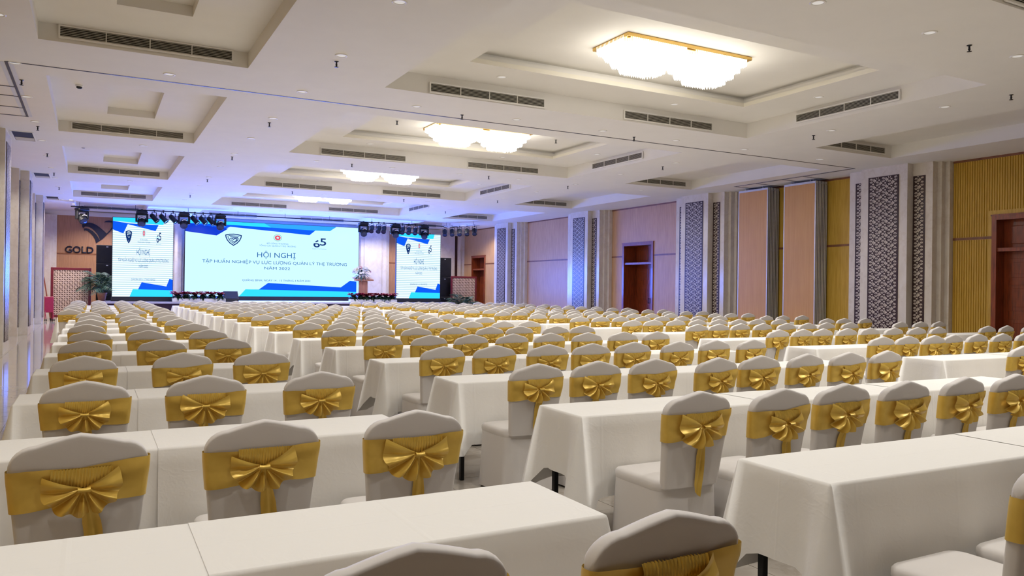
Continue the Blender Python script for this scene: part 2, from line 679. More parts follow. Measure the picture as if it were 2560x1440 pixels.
DOOR_E = (8.75, 10.66, 3.36)
DOOR_2 = (23.1, 25.02, 3.36)
DOOR_4 = (37.25, 38.95, 3.3)
bay(wr, XR, 1, YF, 11.6, M['wood_warm_light'], DOOR_E, fluted=True)
bay(wr, XR, 1, 14.4, 18.7, M['wood_warm_light'])
bay(wr, XR, 1, 21.5, 25.75, M['wood_pink'], DOOR_2)
bay(wr, XR, 1, 28.55, 32.7, M['wood_pink'])
bay(wr, XR, 1, 35.5, YB, M['wood_orange'], DOOR_4)
for a, b in ((YF, 11.6), (14.4, 18.7), (21.5, 25.75), (28.55, 32.7), (35.5, YB)):
    bay(wl, XL, -1, a, b, M['wood_warm_light'] if a < 15 else M['wood_pink'])


def door(name, y0, y1, zt, depth):
    """recessed double door with transom on the right wall"""
    x = XR
    ztr = 2.56
    d = ob(name, None)
    tag(d, kind='structure')
    mb = MB()
    for a, b in ((y0, y0+.11), (y1-.11, y1)):
        mb.box(x-.035, x+.06, a, b, 0, zt)
    mb.box(x-.035, x+.06, y0+.11, y1-.11, zt-.11, zt)
    mb.box(x-.045, x, y0-.02, y1+.02, zt-.012, zt+.02)
    ob('door_frame', mb.mesh('door_frame', M['mahogany']), d)
    mb = MB()
    mb.box(x+.06, x+depth+.05, y0+.06, y0+.1, 0, zt)
    mb.box(x+.06, x+depth+.05, y1-.1, y1-.06, 0, zt)
    mb.box(x+.06, x+depth+.05, y0+.06, y1-.06, zt-.1, zt-.06)
    ob('door_jamb', mb.mesh('door_jamb', M['mahogany']), d)
    boxo('transom_bar', (x+.0, y0+.1, ztr-.04), (x+depth, y1-.1, ztr+.04), M['mahogany'], d)
    mb = MB()
    mb.box(x+depth, x+depth+.05, y0+.1, y1-.1, ztr, zt-.1)
    for q in (0, 1):
        w2 = (y1-y0-.2)/2
        a = y0+.1+q*w2
        mb.bbox(x+depth-.015, x+depth, a+.16, a+w2-.16, ztr+.14, zt-.24, .012)
    ob('transom_panel', mb.mesh('transom_panel', M['mahogany']), d)
    for q in (0, 1):
        w2 = (y1-y0-.2)/2
        a, b = y0+.1+q*w2+.004, y0+.1+(q+1)*w2-.004
        mb = MB()
        mb.box(x+depth, x+depth+.045, a, b, .01, ztr-.04)
        for z0, z1 in ((.25, .95), (1.15, 1.75), (1.92, ztr-.2)):
            for yy0, yy1 in ((a+.12, b-.12),):
                # raised moulded panel
                for e, th in ((0, .014), (.05, .006), (.085, .018)):
                    mb.bbox(x+depth-th, x+depth, yy0+e, yy1-e, z0+e, z1-e, .004)
        lf = ob('door_leaf', mb.mesh('door_leaf', M['mahogany']), d)
        mb = MB()
        hy = b-.06 if q == 0 else a+.06
        mb.cyl((x+depth-.05, hy, 1.02), (x+depth-.05, hy, 1.22), .012, n=8)
        mb.cyl((x+depth, hy, 1.04), (x+depth-.05, hy, 1.04), .01, n=6)
        mb.cyl((x+depth, hy, 1.20), (x+depth-.05, hy, 1.20), .01, n=6)
        tag(ob('door_handle', mb.mesh('door_handle', M['black']), lf), 'dark metal handle')
    return d


door('door_1', *DOOR_E, .3)
door('door_2', *DOOR_2, .62)
door('door_3', *DOOR_4, .45)

# back wall
mb = MB()
mb.box(XL-.6, XR+.8, YB+.06, YB+.2, 0, H+.4)
wb = struct('wall_back', mb.mesh('wall_back', M['marble']))
yb = YB


def bpanel(x0, x1, m1):
    for z0, z1 in ((0, 2.82), (2.88, 4.56)):
        boxo('wall_panel', (x0, yb, z0), (x1, yb+.06, z1), m1, wb)
    boxo('trim_rail', (x0, yb-.012, 2.82), (x1, yb+.06, 2.88), M['trim'], wb)


bpanel(-1.43, 3.2, M['wood_gold'])
bpanel(14.0, 16.4, M['wood_gold'])
mb = MB()
mb.box(XL, XR, yb-.02, yb+.06, 4.56, H)
ob('wall_fascia', mb.mesh('wall_fascia', M['paint']), wb)


def bpil(x0, x1, steps, mt=None):
    mb = MB()
    n = len(steps)
    for k, e in enumerate(steps):
        mb.box(x0+e, x1-e, yb-.06*(k+1), yb+.06, 0, 4.56)
    return ob('pillar', mb.mesh('pillar', mt or M['marble']), wb)


bpil(XL, -1.43, (0, .12, .24))
bpil(3.2, 3.86, (0, .09, .18))
bpil(12.1, 14.0, (0, .1, .2, .48))
p = bpil(16.4, XR, (0, .25))
boxo('dark_strip', (17.83, yb-.135, .2), (17.98, yb-.1, 4.45), M['brown'], p)
# front wall behind the camera
mb = MB()
mb.box(XL-.6, XR+.8, YF-.2, YF, 0, H+.95)
struct('wall_front', mb.mesh('wall_front', M['wood_pink']))

# ------------------------------------------------------------------ text helper
def text_mesh(body, mt, width=None, height=None, depth=.002, bold=0):
    cu = bpy.data.curves.new('text', 'FONT')
    # horned vowels: plain letter plus combining horn (their counters fill in otherwise)
    for a_, b_ in (('Ơ', 'O\u031b'), ('Ờ', 'Ò\u031b'), ('Ợ', 'Ọ\u031b')):
        body = body.replace(a_, b_)
    cu.body = body
    cu.size = 1
    cu.extrude = 0
    cu.offset = bold
    cu.resolution_u = 3
    cu.align_x = 'CENTER'
    t = bpy.data.objects.new('text', cu)
    COL.objects.link(t)
    dg = bpy.context.evaluated_depsgraph_get()
    dg.update()
    me = bpy.data.meshes.new_from_object(t.evaluated_get(dg))
    bpy.data.objects.remove(t)
    bpy.data.curves.remove(cu)
    xs_ = [v.co.x for v in me.vertices]
    zs_ = [v.co.y for v in me.vertices]
    x0, x1, y1 = min(xs_), max(xs_), .729
    sx = width/(x1-x0)
    sy = height/y1 if height else sx
    bm = bmesh.new()
    bm.from_mesh(me)
    if depth:
        r = bmesh.ops.extrude_face_region(bm, geom=bm.faces[:])
        for v in r['geom']:
            if isinstance(v, bmesh.types.BMVert):
                v.co.z -= 1
    for v in bm.verts:
        x, y, z = v.co
        v.co = ((x-(x0+x1)/2)*sx, z*depth, y*sy)     # stands in the XZ plane, facing -Y
    bmesh.ops.recalc_face_normals(bm, faces=bm.faces)
    bm.to_mesh(me)
    bm.free()
    me.materials.clear()
    me.materials.append(mt)
    return me


# hotel sign on the veneer left of the stage, and its twin right of it
sign = thing('wall_sign', 'dark raised letters and bird emblem on the wood wall left of the stage', 'sign', (-.545, yb, 2.9))
ob('lettering', text_mesh('GOLD', M['sign'], 1.11, .3, .025, .02), sign, (0, -.025, 0))
mb = MB()
EMB = [
    [(608, 525), (580, 480), (573, 430), (595, 385), (650, 362), (720, 357), (800, 375), (880, 420), (960, 490), (1030, 560), (1085, 625), (945, 795), (930, 740), (895, 650), (840, 570), (770, 500), (700, 465), (650, 460), (615, 475), (603, 500)],
    [(640, 598), (615, 550), (622, 515), (665, 507), (720, 525), (800, 580), (870, 660), (915, 740), (938, 797), (990, 750), (868, 888), (850, 800), (810, 710), (750, 630), (690, 575), (650, 556), (632, 560)],
    [(945, 795), (868, 888), (1000, 770), (1100, 640), (1190, 520), (1240, 430), (1252, 375), (1240, 352), (1185, 352), (1205, 385), (1195, 450), (1150, 540), (1085, 625)],
    [(1025, 330), (1070, 290), (1130, 275), (1200, 285), (1260, 285), (1312, 275), (1290, 310), (1240, 335), (1150, 325), (1080, 328)]]
for k, pl in enumerate(EMB):
    mb.poly([((x-868)*.00193+.655, -.002*k, .46+(888-y)*.00172) for x, y in pl][::-1], (0, -.04, 0))
ob('emblem', fixn(mb.mesh('emblem', M['sign'])), sign, (0, -.002, 0))
sign2 = thing('wall_sign', 'dark raised letters partly hidden behind the right side screen', 'sign', (15.0, yb, 2.9))
ob('lettering', text_mesh('GOLD', M['sign'], 1.11, .3, .025, .02), sign2, (0, -.025, 0))

# ------------------------------------------------------------------ stage
stage = thing('stage', 'low dark fronted stage with pale deck under the screens', 'stage', (8, 37.7, 0))
boxo('riser', (.2-8, 35.55-37.7, 0), (15.9-8, YB-.3-37.7, .72), M['carpet'], stage)
boxo('deck', (.18-8, 35.5-37.7, .72), (15.92-8, YB-.3-37.7, .8), M['deck'], stage, .008)

# LED screens
SCR_N = 1.0
M['s_white'] = emit('led_white', (.60, .97, 1.25), SCR_N)
M['s_cyan'] = emit('led_cyan', (.03, .72, 1.35), SCR_N)
M['s_sky'] = emit('led_sky', (.03, .38, 1.15), SCR_N)
M['s_blue'] = emit('led_blue', (.002, .10, .88), SCR_N)
M['s_blue2'] = emit('led_blue_deep', (.002, .04, .62), SCR_N)
M['s_text'] = emit('led_text', (.004, .095, .33), SCR_N, sampling='NONE')
M['s_navy'] = emit('led_navy', (.004, .03, .16), SCR_N, sampling='NONE')
M['s_red'] = emit('led_red', (.75, .06, .10), SCR_N, sampling='NONE')
M['s_green'] = emit('led_green', (.25, .55, .45), SCR_N, sampling='NONE')


def led_striped():
    mt, nt, b = nm('led_white_rows')
    tc = nt.nodes.new('ShaderNodeTexCoord')
    sp = nt.nodes.new('ShaderNodeSeparateXYZ')
    nt.links.new(tc.outputs['Object'], sp.inputs[0])
    mu = nt.nodes.new('ShaderNodeMath')
    mu.operation = 'MULTIPLY'
    mu.inputs[1].default_value = 1/.088
    nt.links.new(sp.outputs[2], mu.inputs[0])
    fr = nt.nodes.new('ShaderNodeMath')
    fr.operation = 'FRACT'
    nt.links.new(mu.outputs[0], fr.inputs[0])
    r = ramp(nt, fr.outputs[0], [(0, (.40, .62, .68)), (.16, (.36, .58, .66)), (.32, (.83, 1, 1.1)), (.85, (.83, 1, 1.1)), (1, (.40, .62, .68))])
    nt.links.new(r.outputs[0], b.inputs['Emission Color'])
    b.inputs['Emission Strength'].default_value = SCR_N*1.05
    b.inputs['Base Color'].default_value = (0, 0, 0, 1)
    return mt


M['s_rows'] = led_striped()


def screen(name, label, x0, x1, z0, z1, y, base, white, wide, ztop_frame=.03):
    w_, h_ = x1-x0, z1-z0
    r = thing(name, label, 'screen', ((x0+x1)/2, y, base))
    ox, oz = -w_/2, z0-base
    cab = MB()
    cab.bbox(-w_/2-.02, w_/2+.02, 0, .12, oz-.01, oz+h_+.02, .008)
    ob('cabinet', cab.mesh('cabinet', M['black_matt']), r)
    pl = MB()
    pl.box(-w_/2-.04, w_/2+.04, -.02, .22, 0, oz-.01)
    ob('plinth', pl.mesh('plinth', M['black_matt']), r)
    mb = MB()
    mb.add([(ox, -.003, oz), (ox+w_, -.003, oz), (ox+w_, -.003, oz+h_), (ox, -.003, oz+h_)], [(0, 1, 2, 3)])
    ob('slide', mb.mesh('slide', white), r)

    def P(pts, mt, dy, nm_):
        m2 = MB()
        m2.add([(ox+min(max(a, 0), 1)*w_, -dy, oz+min(max(b, 0), 1)*h_) for a, b in pts], [tuple(range(len(pts)))])
        me = m2.mesh(nm_, mt)
        return ob(nm_, me, r)
    if wide:
        P([(0, .958), (.268, .958), (.729, .934), (.694, .866), (.24, .932), (.2, .89), (0, .9)], M['s_blue'], .005, 'slide_band')
        P([(0, .957), (.229, .906), (.166, .808), (0, .848)], M['s_blue2'], .006, 'slide_band')
        P([(0, 1), (.43, 1), (.47, .947), (.268, .957), (0, .958)], M['s_cyan'], .007, 'slide_band')
        P([(.43, 1), (.858, 1), (.818, .936), (.726, .934), (.47, .947)], M['s_sky'], .007, 'slide_band')
        P([(.403, .095), (.455, .186), (.89, .138), (.947, .235), (1, .222), (1, .074), (.33, .095)], M['s_blue'], .005, 'slide_band')
        P([(.292, 0), (.328, .096), (1, .074), (1, 0)], M['s_cyan'], .006, 'slide_band')
    else:
        P([(0, .955), (.25, .93), (.75, .925), (.70, .845), (.24, .92), (.17, .80), (0, .845)], M['s_blue'], .005, 'slide_band')
        P([(0, 1), (.86, 1), (.83, .93), (.74, .93), (.25, .945), (0, .955)], M['s_cyan'], .006, 'slide_band')
        P([(.33, .09), (.42, .09), (.48, .185), (.895, .135), (.945, .235), (1, .222), (1, .08), (.33, .09)], M['s_blue'], .005, 'slide_band')
        P([(.285, 0), (.335, .095), (1, .085), (1, 0)], M['s_cyan'], .006, 'slide_band')

    def X(body, cx, zb, wd, hh, mt, bold=0):
        me = text_mesh(body, mt, wd*w_, hh*h_, 0, bold)
        ob('slide_text', me, r, (ox+cx*w_, -.008, oz+zb*h_))
    X('HỘI NGHỊ', .502, .535, .222, .072, M['s_text'])
    X('TẬP HUẤN NGHIỆP VỤ LỰC LƯỢNG QUẢN LÝ THỊ TRƯỜNG', .508, .445, .835, .043, M['s_text'])
    X('NĂM 2022', .507, .371, .149, .037, M['s_text'])
    X('QUẢNG BÌNH, NGÀY 14 - 15 THÁNG 4 NĂM 2022', .506, .208, .394, .026, M['s_text'])
    X('BỘ CÔNG THƯƠNG', .507, .72, .123, .019, M['s_text'])
    X('TỔNG CỤC QUẢN LÝ THỊ TRƯỜNG', .508, .688, .211, .019, M['s_text'])

    def line(pts, wd, mt, dy):
        m2 = MB()
        for k in range(len(pts)-1):
            a, b = Vector(pts[k]), Vector(pts[k+1])
            d = (b-a)
            if d.length < 1e-6:
                continue
            n = Vector((-d.y, d.x)).normalized()*wd/2
            e = d.normalized()*wd*.3
            q = [a+n-e, a-n-e, b-n+e, b+n+e]
            m2.add([(ox+p_.x/h_real*h_ if False else p_.x, -dy, p_.y) for p_ in q], [(0, 1, 2, 3)])
        return m2
    # shield mark
    ax = (w_/h_)/(8.37/3.605)                           # squeeze of the side screens

    def sp(a, b):
        return (ox+(.258+a*.043)*w_, oz+(.76+b*.075)*h_)
    lw = .012*h_
    g = MB()
    for pts, wd in (([(-1, .8), (-.5, .95), (0, 1), (.5, .95), (1, .8), (.95, .4), (.78, -.1), (.45, -.6), (0, -1), (-.45, -.6), (-.78, -.1), (-.95, .4), (-1, .8)], 1.1),
                    ([(-.72, .66), (-.68, .3), (-.5, -.1), (-.25, -.42), (0, -.64), (.25, -.42), (.5, -.1), (.66, .25)], .7),
                    ([(-.6, .74), (.72, .66)], .8), ([(-.42, .5), (.55, .44), (.5, .26), (-.1, .3)], .8),
                    ([(-.5, .1), (-.2, .25), (0, .02), (.2, .25), (.5, .0), (.05, -.42), (-.3, -.02)], .8)):
        mm = line([sp(*p_) for p_ in pts], lw*wd, M['s_navy'], .008)
        g.add(mm.v, mm.f)
    ob('slide_emblem', g.mesh('slide_emblem', M['s_navy']), r)
    # round red emblem with a star
    cx, cz = ox+.507*w_, oz+.811*h_
    rx, rz = .0245*w_, .048*h_
    for nm_, k, mt, dy in (('slide_emblem', 1, M['s_green'], .007), ('slide_emblem', .84, M['s_white'], .008), ('slide_emblem', .70, M['s_red'], .009)):
        m2 = MB()
        m2.add([(cx+rx*k*math.cos(t*PI/12), -dy, cz+rz*k*math.sin(t*PI/12)) for t in range(24)], [tuple(range(24))])
        ob(nm_, m2.mesh(nm_, mt), r)
    m2 = MB()
    st = [(cx+rx*(.42 if t % 2 == 0 else .17)*math.sin(t*PI/5), -.011, cz+rz*(.42 if t % 2 == 0 else .17)*math.cos(t*PI/5)) for t in range(10)]
    m2.add([(cx, -.011, cz)]+st, [(0, 1+t, 1+(t+1) % 10) for t in range(10)])
    ob('slide_emblem', m2.mesh('star', M['s_white']), r)
    # 65 mark
    for ch_, cx, cz, ww, hh in (('6', .738, .70, .040, .105), ('5', .777, .728, .038, .105)):
        ob('slide_emblem', text_mesh(ch_, M['s_navy'], ww*w_, hh*h_, 0, .012), r, (ox+cx*w_, -.008, oz+cz*h_))
    m2 = MB()
    m2.add([(ox+.703*w_, -.009, oz+.757*h_), (ox+.775*w_, -.009, oz+.757*h_), (ox+.775*w_, -.009, oz+.772*h_), (ox+.703*w_, -.009, oz+.772*h_)], [(0, 1, 2, 3)])
    ob('slide_emblem', m2.mesh('bar', M['s_white']), r)
    X('QUẢN LÝ THỊ TRƯỜNG', .755, .672, .085, .011, M['s_navy'])
    return r


screen('led_screen', 'wide bright LED wall showing a blue and white conference slide, centre stage', 3.79, 12.15, 1.0, 4.585, 39.4, .8, M['s_white'], True)
screen('led_screen', 'tall LED screen with the squeezed slide left of the main LED wall', .70, 2.99, 1.0, 4.27, 36.0, .8, M['s_rows'], False)
screen('led_screen', 'tall LED screen with the squeezed slide right of the main LED wall', 13.0, 15.3, 1.0, 4.18, 36.0, .8, M['s_rows'], False)

# ------------------------------------------------------------------ chandeliers
def rrect(hx, hy, ch, step):
    """points round a rectangle with cut corners"""
    c = [(hx-ch, -hy), (hx, -hy+ch), (hx, hy-ch), (hx-ch, hy), (-hx+ch, hy), (-hx, hy-ch), (-hx, -hy+ch), (-hx+ch, -hy)]
    out = []
    for k in range(8):
        a, b = Vector(c[k]), Vector(c[(k+1) % 8])
        n = max(1, int((b-a).length/step))
        out += [a+(b-a)*t/n for t in range(n)]
    return out


def tier(hx, hy, ch, zt, zb, step=.034, wob=.012):
    mb = MB()
    pts = rrect(hx, hy, ch, step)
    rr = random.Random(3)
    for p in pts:
        d = rr.uniform(0, wob)
        r = .0125
        z0 = zb+d
        q = [(p.x-r, p.y, zt), (p.x, p.y-r, zt), (p.x+r, p.y, zt), (p.x, p.y+r, zt)]
        q2 = [(x, y, z0+.012) for x, y, z in q]
        mb.add(q+q2+[(p.x, p.y, z0-.01)], [(0, 1, 5, 4), (1, 2, 6, 5), (2, 3, 7, 6), (3, 0, 4, 7), (4, 5, 8), (5, 6, 8), (6, 7, 8), (7, 4, 8)])
    # frosted plate closing the tier
    pl = [(p.x*.94, p.y*.94, zb+.03) for p in rrect(hx, hy, ch, 9)]
    mb.add(pl, [tuple(range(len(pl)))[::-1]])
    return mb.mesh('crystal_tier', M['crystal'])


TIER = [tier(.60, .44, .10, -.02, -.13), tier(.535, .385, .13, -.10, -.22), tier(.45, .32, .12, -.19, -.32), tier(.325, .235, .09, -.29, -.42)]
mb = MB()
mb.bbox(-1.23, 1.23, -.46, .46, -.055, 0, .008)
mb.bbox(-1.19, 1.19, -.42, .42, -.075, -.05, .006)
CH_ME = mb.mesh('ceiling_plate', M['gold_metal'])
CHN = ['nearest', 'second', 'third', 'fourth', 'fifth']
for k, (a, b) in enumerate(CY):
    if k == 0:
        continue
    lb = ['', 'blazing crystal chandelier with gold plate, largest and nearest, in the closest coffer',
          'tiered crystal chandelier in the second large coffer ahead, just beyond the ceiling track',
          'tiered crystal chandelier in the third large coffer ahead',
          'tiered crystal chandelier in the farthest coffer, nearest to the stage'][k]
    t = thing('chandelier', lb, 'chandelier', (8.03, (a+b)/2+.02, 5.27), group='crystal chandeliers')
    ob('ceiling_plate', CH_ME, t)
    for q in (-.62, .62):
        for me in TIER:
            ob('crystal_tier', me, t, (q, 0, 0))

# ------------------------------------------------------------------ ceiling vents
def vent_meshes(ln, ht=.135):
    fr = MB()
    b = .022
    for x0, x1, z0, z1 in ((-ln/2-b, ln/2+b, -b, 0), (-ln/2-b, ln/2+b, ht, ht+b), (-ln/2-b, -ln/2, 0, ht), (ln/2, ln/2+b, 0, ht)):
        fr.box(x0, x1, -.012, .02, z0, z1)
    for k in (1, 2, 3):
        x = -ln/2+ln*k/4
        fr.box(x-.006, x+.006, -.008, .02, 0, ht)
    bk = MB()
    bk.box(-ln/2, ln/2, .012, .03, 0, ht)
    sl = MB()
    sl.add([(-ln/2, -.006, 0), (ln/2, -.006, 0), (ln/2, -.004, .008), (-ln/2, -.004, .008),
            (-ln/2, .014, .006), (ln/2, .014, .006), (ln/2, .014, .014), (-ln/2, .014, .014)],
           [(0, 1, 2, 3), (0, 4, 5, 1), (3, 2, 6, 7), (0, 3, 7, 4), (1, 5, 6, 2)])
    return fr.mesh('vent_frame', M['white_metal']), bk.mesh('duct_opening', M['vent_dark']), sl.mesh('slat', M['slat'])


VM = {2.2: vent_meshes(2.19), 2.0: vent_meshes(2.02)}


def vent(label, loc, rz, ln=2.2):
    t = thing('ceiling_vent', label, 'vent', loc, rz, 'slatted ceiling vents')
    a, b, c = VM[ln]
    ob('vent_frame', a, t)
    ob('duct_opening', b, t)
    for k in range(6):
        ob('slat', c, t, (0, 0, .006+k*.0222))
    return t


ROWN = ['coffer overhead', 'first', 'second', 'third', 'fourth', 'fifth']
for k, (a, b) in enumerate(CY):
    n = ['nearest', 'first full', 'second', 'third', 'fourth'][k]
    f = b-.03
    if k:
        vent('long slatted vent, left of two on the far face of the %s large coffer' % n, (6.015, f, 4.785), 0)
        vent('long slatted vent on the far face of the %s small left coffer' % n, (.67, f, 4.82), 0)
        vent('slatted vent on the far face of the %s small coffer by the right wall' % n, (15.5, f, 4.83), 0, 2.0)
        vent('slatted vent on the right face of the %s large coffer' % n, (CX[1]-.03, (8.53+10.8)/2-12.1+b, 4.84), -PI/2)
    vent('long slatted vent, right of two on the far face of the %s large coffer' % n, (10.0, f, 4.80), 0)
for nm_, x in (('left vent above the LED wall in the stage recess', 5.9), ('right vent above the LED wall in the stage recess', 10.2), ('vent above the left side screen in the stage recess', .7), ('vent above the right side screen in the stage recess', 15.4)):
    vent('grey slatted %s' % nm_, (x, 39.27, 4.84), 0, 2.2 if x < 15 else 2.0)

# ------------------------------------------------------------------ recessed lights, sprinklers, detectors
mb = MB()
mb.lathe([(.062, 0), (.064, -.004), (.082, -.006), (.09, 0), (.09, .004)], (0, 0, 0), (0, 0, 1), 20)
DL_RING = mb.mesh('trim_ring', M['white_metal'])
mb = MB()
mb.lathe([(0, .001), (.062, .001)], (0, 0, 0), (0, 0, 1), 20)
DL_LENS = mb.mesh('lens', M['lamp_dim'])
DL_ON = mb.mesh('lens', M['lamp_on'])


def downlight(x, y, z, label, on=False, group='recessed ceiling lights'):
    t = thing('recessed_light', label, 'ceiling light', (x, y, z-.004), 0, group)
    ob('trim_ring', DL_RING, t)
    ob('lens', DL_ON if on else DL_LENS, t)
    return t


dl_pts = []
for bi, y in enumerate((6.05, 13.08, 20.1, 27.15, 34.2)):
    bn = ['nearest', 'second', 'third', 'fourth', 'fifth'][bi]
    xs_ = (1.0, 3.03, 5.06, 7.1, 9.1, 11.0, 13.0, 15.5)
    vis = [x for x in xs_ if inframe(x, y, H, 20)]
    for k, x in enumerate(vis):
        if bi == 4 and x < 3:
            continue
        downlight(x, y, H, 'round white recessed light, %s from left along the %s cross beam ahead' % (ORD[k], bn))
        dl_pts.append((x, y))
for nm_, x, ys_ in (('beam between small left and large coffers', 3.03, [8.4+2.35*k for k in range(12)]),
                    ('beam right of the large coffers', 12.93, [8.3+2.35*k for k in range(12)]),
                    ('ceiling strip beside the left pillars', -1.05, [8.4+2.35*k+.5 for k in range(12)])):
    n = 0
    for y in ys_:
        if any(abs(y-q) < .7 for q in (6.05, 13.08, 20.1, 27.15, 34.2)) and x > 0:
            continue
        if not inframe(x, y, H, 15):
            continue
        downlight(x, y, H, 'round white recessed light, %s from camera along the %s' % (ORD[n], nm_))
        dl_pts.append((x, y))
        n += 1
for k, (a, b) in enumerate(CY):
    if k == 0:
        continue
    n = ['', 'first', 'second', 'third', 'fourth'][k]
    for q, (x, y) in enumerate(((6.0, b-.52), (9.7, b-.52), (CX[1]-.55, b-2.3))):
        downlight(x, y, 5.06, 'small recessed light %s soffit of the %s large coffer' % (['left on the far', 'right on the far', 'on the right'][q], n))
for k, (x, y) in enumerate(((-.78, 34.6), (-.72, 36.3), (17.1, 36.0))):
    downlight(x, y, H, ['glowing recessed spotlight, nearer of two left of the stage', 'glowing recessed spotlight, farther of two left of the stage', 'glowing recessed spotlight right of the stage'][k], True, 'lit stage downlights')
for x in (-1.05, 1.0, 3.03, 7.1, 12.93):      # the same lamps over the part of the hall behind the camera
    for y in (1.4, 3.9):
        dl_pts.append((x, y))
for x, y in dl_pts:
    l = bpy.data.lights.new('downlight_lamp', 'SPOT')
    l.energy = DL_W*10*(.75 if y < 5 else 1)
    l.spot_size = 2.3
    l.spot_blend = .8
    l.shadow_soft_size = .09
    l.color = (1, .97, .915)
    o = bpy.data.objects.new('downlight_lamp', l)
    o.location = (x, y, H-.03)
    COL.objects.link(o)
for x, y in ((-.78, 34.6), (-.72, 36.3), (17.1, 36.0), (.2, 38.2), (2.0, 38.2), (4.4, 38.4), (8, 38.4), (11.6, 38.4), (13.4, 38.2), (15.6, 38.2)):  # first three: the glowing spotlights; the rest unseen, added to brighten the back wall
    l = bpy.data.lights.new('stage_spot_and_fill_lamp', 'SPOT')
    l.energy = 230
    l.spot_size = 2.5
    l.spot_blend = .6
    l.shadow_soft_size = .06
    l.color = (1, .9, .78)
    o = bpy.data.objects.new('stage_spot_and_fill_lamp', l)
    o.location = (x, y, H-.03)
    COL.objects.link(o)

mb = MB()
mb.lathe([(.034, 0), (.03, -.006), (.012, -.01), (.012, -.045), (.018, -.05), (.006, -.075)], (0, 0, 0), (0, 0, 1), 10)
SPR_B = mb.mesh('sprinkler_body', M['black'])
mb = MB()
mb.lathe([(.004, -.072), (.03, -.08), (.03, -.084), (0, -.086)], (0, 0, 0), (0, 0, 1), 10)
SPR_D = mb.mesh('deflector', M['black'])
sp_pts = [(3.05, y, H, 'beam left of the large coffers') for y in (6.3, 11.07, 15.9, 20.6, 25.4, 30.2)] + \
         [(-1.04, y, H, 'ceiling strip beside the left pillars') for y in (10.8, 14.68, 18.84, 22.66, 26.5, 30.4)] + \
         [(13.04, y, H, 'beam right of the large coffers') for y in (7.26, 11.18, 16, 20.6, 25.4, 30.2)] + \
         [(x, 13.26, H, 'second cross beam ahead') for x in (6.04, 10.03)] + [(x, 20.05, H, 'third cross beam ahead') for x in (5.97, 10.0)] + \
         [(x, 27.0, H, 'fourth cross beam ahead') for x in (5.97, 10.0)] + [(10, 6.1, H, 'nearest cross beam')] + \
         [(x, y, 5.27, 'inner panel of the second large coffer') for x, y in ((6.0, 16.7), (10.2, 16.7))]
cnt = {}
for x, y, z, wh in sp_pts:
    if not inframe(x, y, z, 10):
        continue
    cnt[wh] = cnt.get(wh, 0)+1
    t = thing('fire_sprinkler', 'dark sprinkler head, %s from camera, %s' % (ORD[cnt[wh]-1], wh), 'sprinkler', (x, y, z), 0, 'ceiling sprinklers')
    ob('sprinkler_body', SPR_B, t)
    ob('deflector', SPR_D, t)
mb = MB()
mb.lathe([(.06, 0), (.06, -.02), (.05, -.03)], (0, 0, 0), (0, 0, 1), 14)
SD_B = mb.mesh('detector_base', M['white_metal'])
mb = MB()
mb.lathe([(.045, -.028), (.045, -.05), (.03, -.06), (0, -.062)], (0, 0, 0), (0, 0, 1), 14)
SD_C = mb.mesh('sensor', M['black'])
for k, y in enumerate((15.6, 22.4, 29.4)):
    t = thing('smoke_detector', 'round smoke detector at the near left of the %s small left coffer' % ['second', 'third', 'fourth'][k], 'detector', (-.25, y, 4.98), 0, 'smoke detectors')
    ob('detector_base', SD_B, t)
    ob('sensor', SD_C, t)
# slot grilles in the ceiling in front of the left pilasters
for k, yc in enumerate(PIL[1:]):
    t = thing('ceiling_grille', 'dark rectangular ceiling grille by the %s left marble pilaster' % ['nearest visible', 'middle', 'farthest'][k], 'grille', (-1.38, yc+.15, H), 0, 'ceiling grilles by the pilasters')
    mb = MB()
    for x0, x1, y0, y1 in ((-.22, .22, -.62, -.58), (-.22, .22, .58, .62), (-.22, -.19, -.6, .6), (.19, .22, -.6, .6)):
        mb.box(x0, x1, y0, y1, -.01, .002)
    ob('grille_frame', mb.mesh('grille_frame', M['white_metal']), t)
    mb = MB()
    mb.box(-.19, .19, -.58, .58, -.003, 0)
    ob('duct_opening', mb.mesh('duct_opening', M['vent_dark']), t)
    mb = MB()
    mb.box(-.18, .18, .16, .56, -.008, -.003)
    ob('grille_plate', mb.mesh('grille_plate', M['slat']), t)

# ------------------------------------------------------------------ folding partition panels parked on the right wall
for k, (y0, y1, lb) in enumerate(((15.27, 16.42, 'parked folding partition stack with tan face, nearer of two'), (17.04, 18.25, 'parked folding partition stack with tan face, farther of two, beside the marble pilaster'))):
    t = thing('partition_stack', lb, 'partition', (17.93, (y0+y1)/2, 0), 0, 'parked partitions')
    L = y1-y0
    mb = MB()
    mb.box(0, .085, -L/2+.03, L/2-.03, .03, 4.62)
    face = mb.mesh('partition_panel', M['wood_tan'])
    mb = MB()
    for a, b in ((-L/2, -L/2+.03), (L/2-.03, L/2)):
        mb.box(-.004, .03, a, b, .03, 4.66)
        mb.box(.055, .089, a, b, .03, 4.66)
        mb.box(.03, .055, a+.008, b-.008, .03, 4.66, 1)
        mb.box(.089, .12, a+.01, b-.01, .03, 4.6, 1)
    mb.box(-.004, .089, -L/2, L/2, 4.62, 4.68)
    mb.box(-.004, .089, -L/2, L/2, .01, .04)
    edge = mb.mesh('edge_profile', [M['alu'], M['black_matt']])
    mb = MB()
    mb.cyl((.042, 0, 4.68), (.042, 0, H), .012, n=6)
    hang = mb.mesh('hanger', M['alu'])
    for q in range(4):
        p = ob('partition_panel', face, t, (q*.125, 0, 0))
        ob('edge_profile', edge, p)
        for e in (-.3, .3):
            ob('hanger', hang, p, (0, e*L, 0))

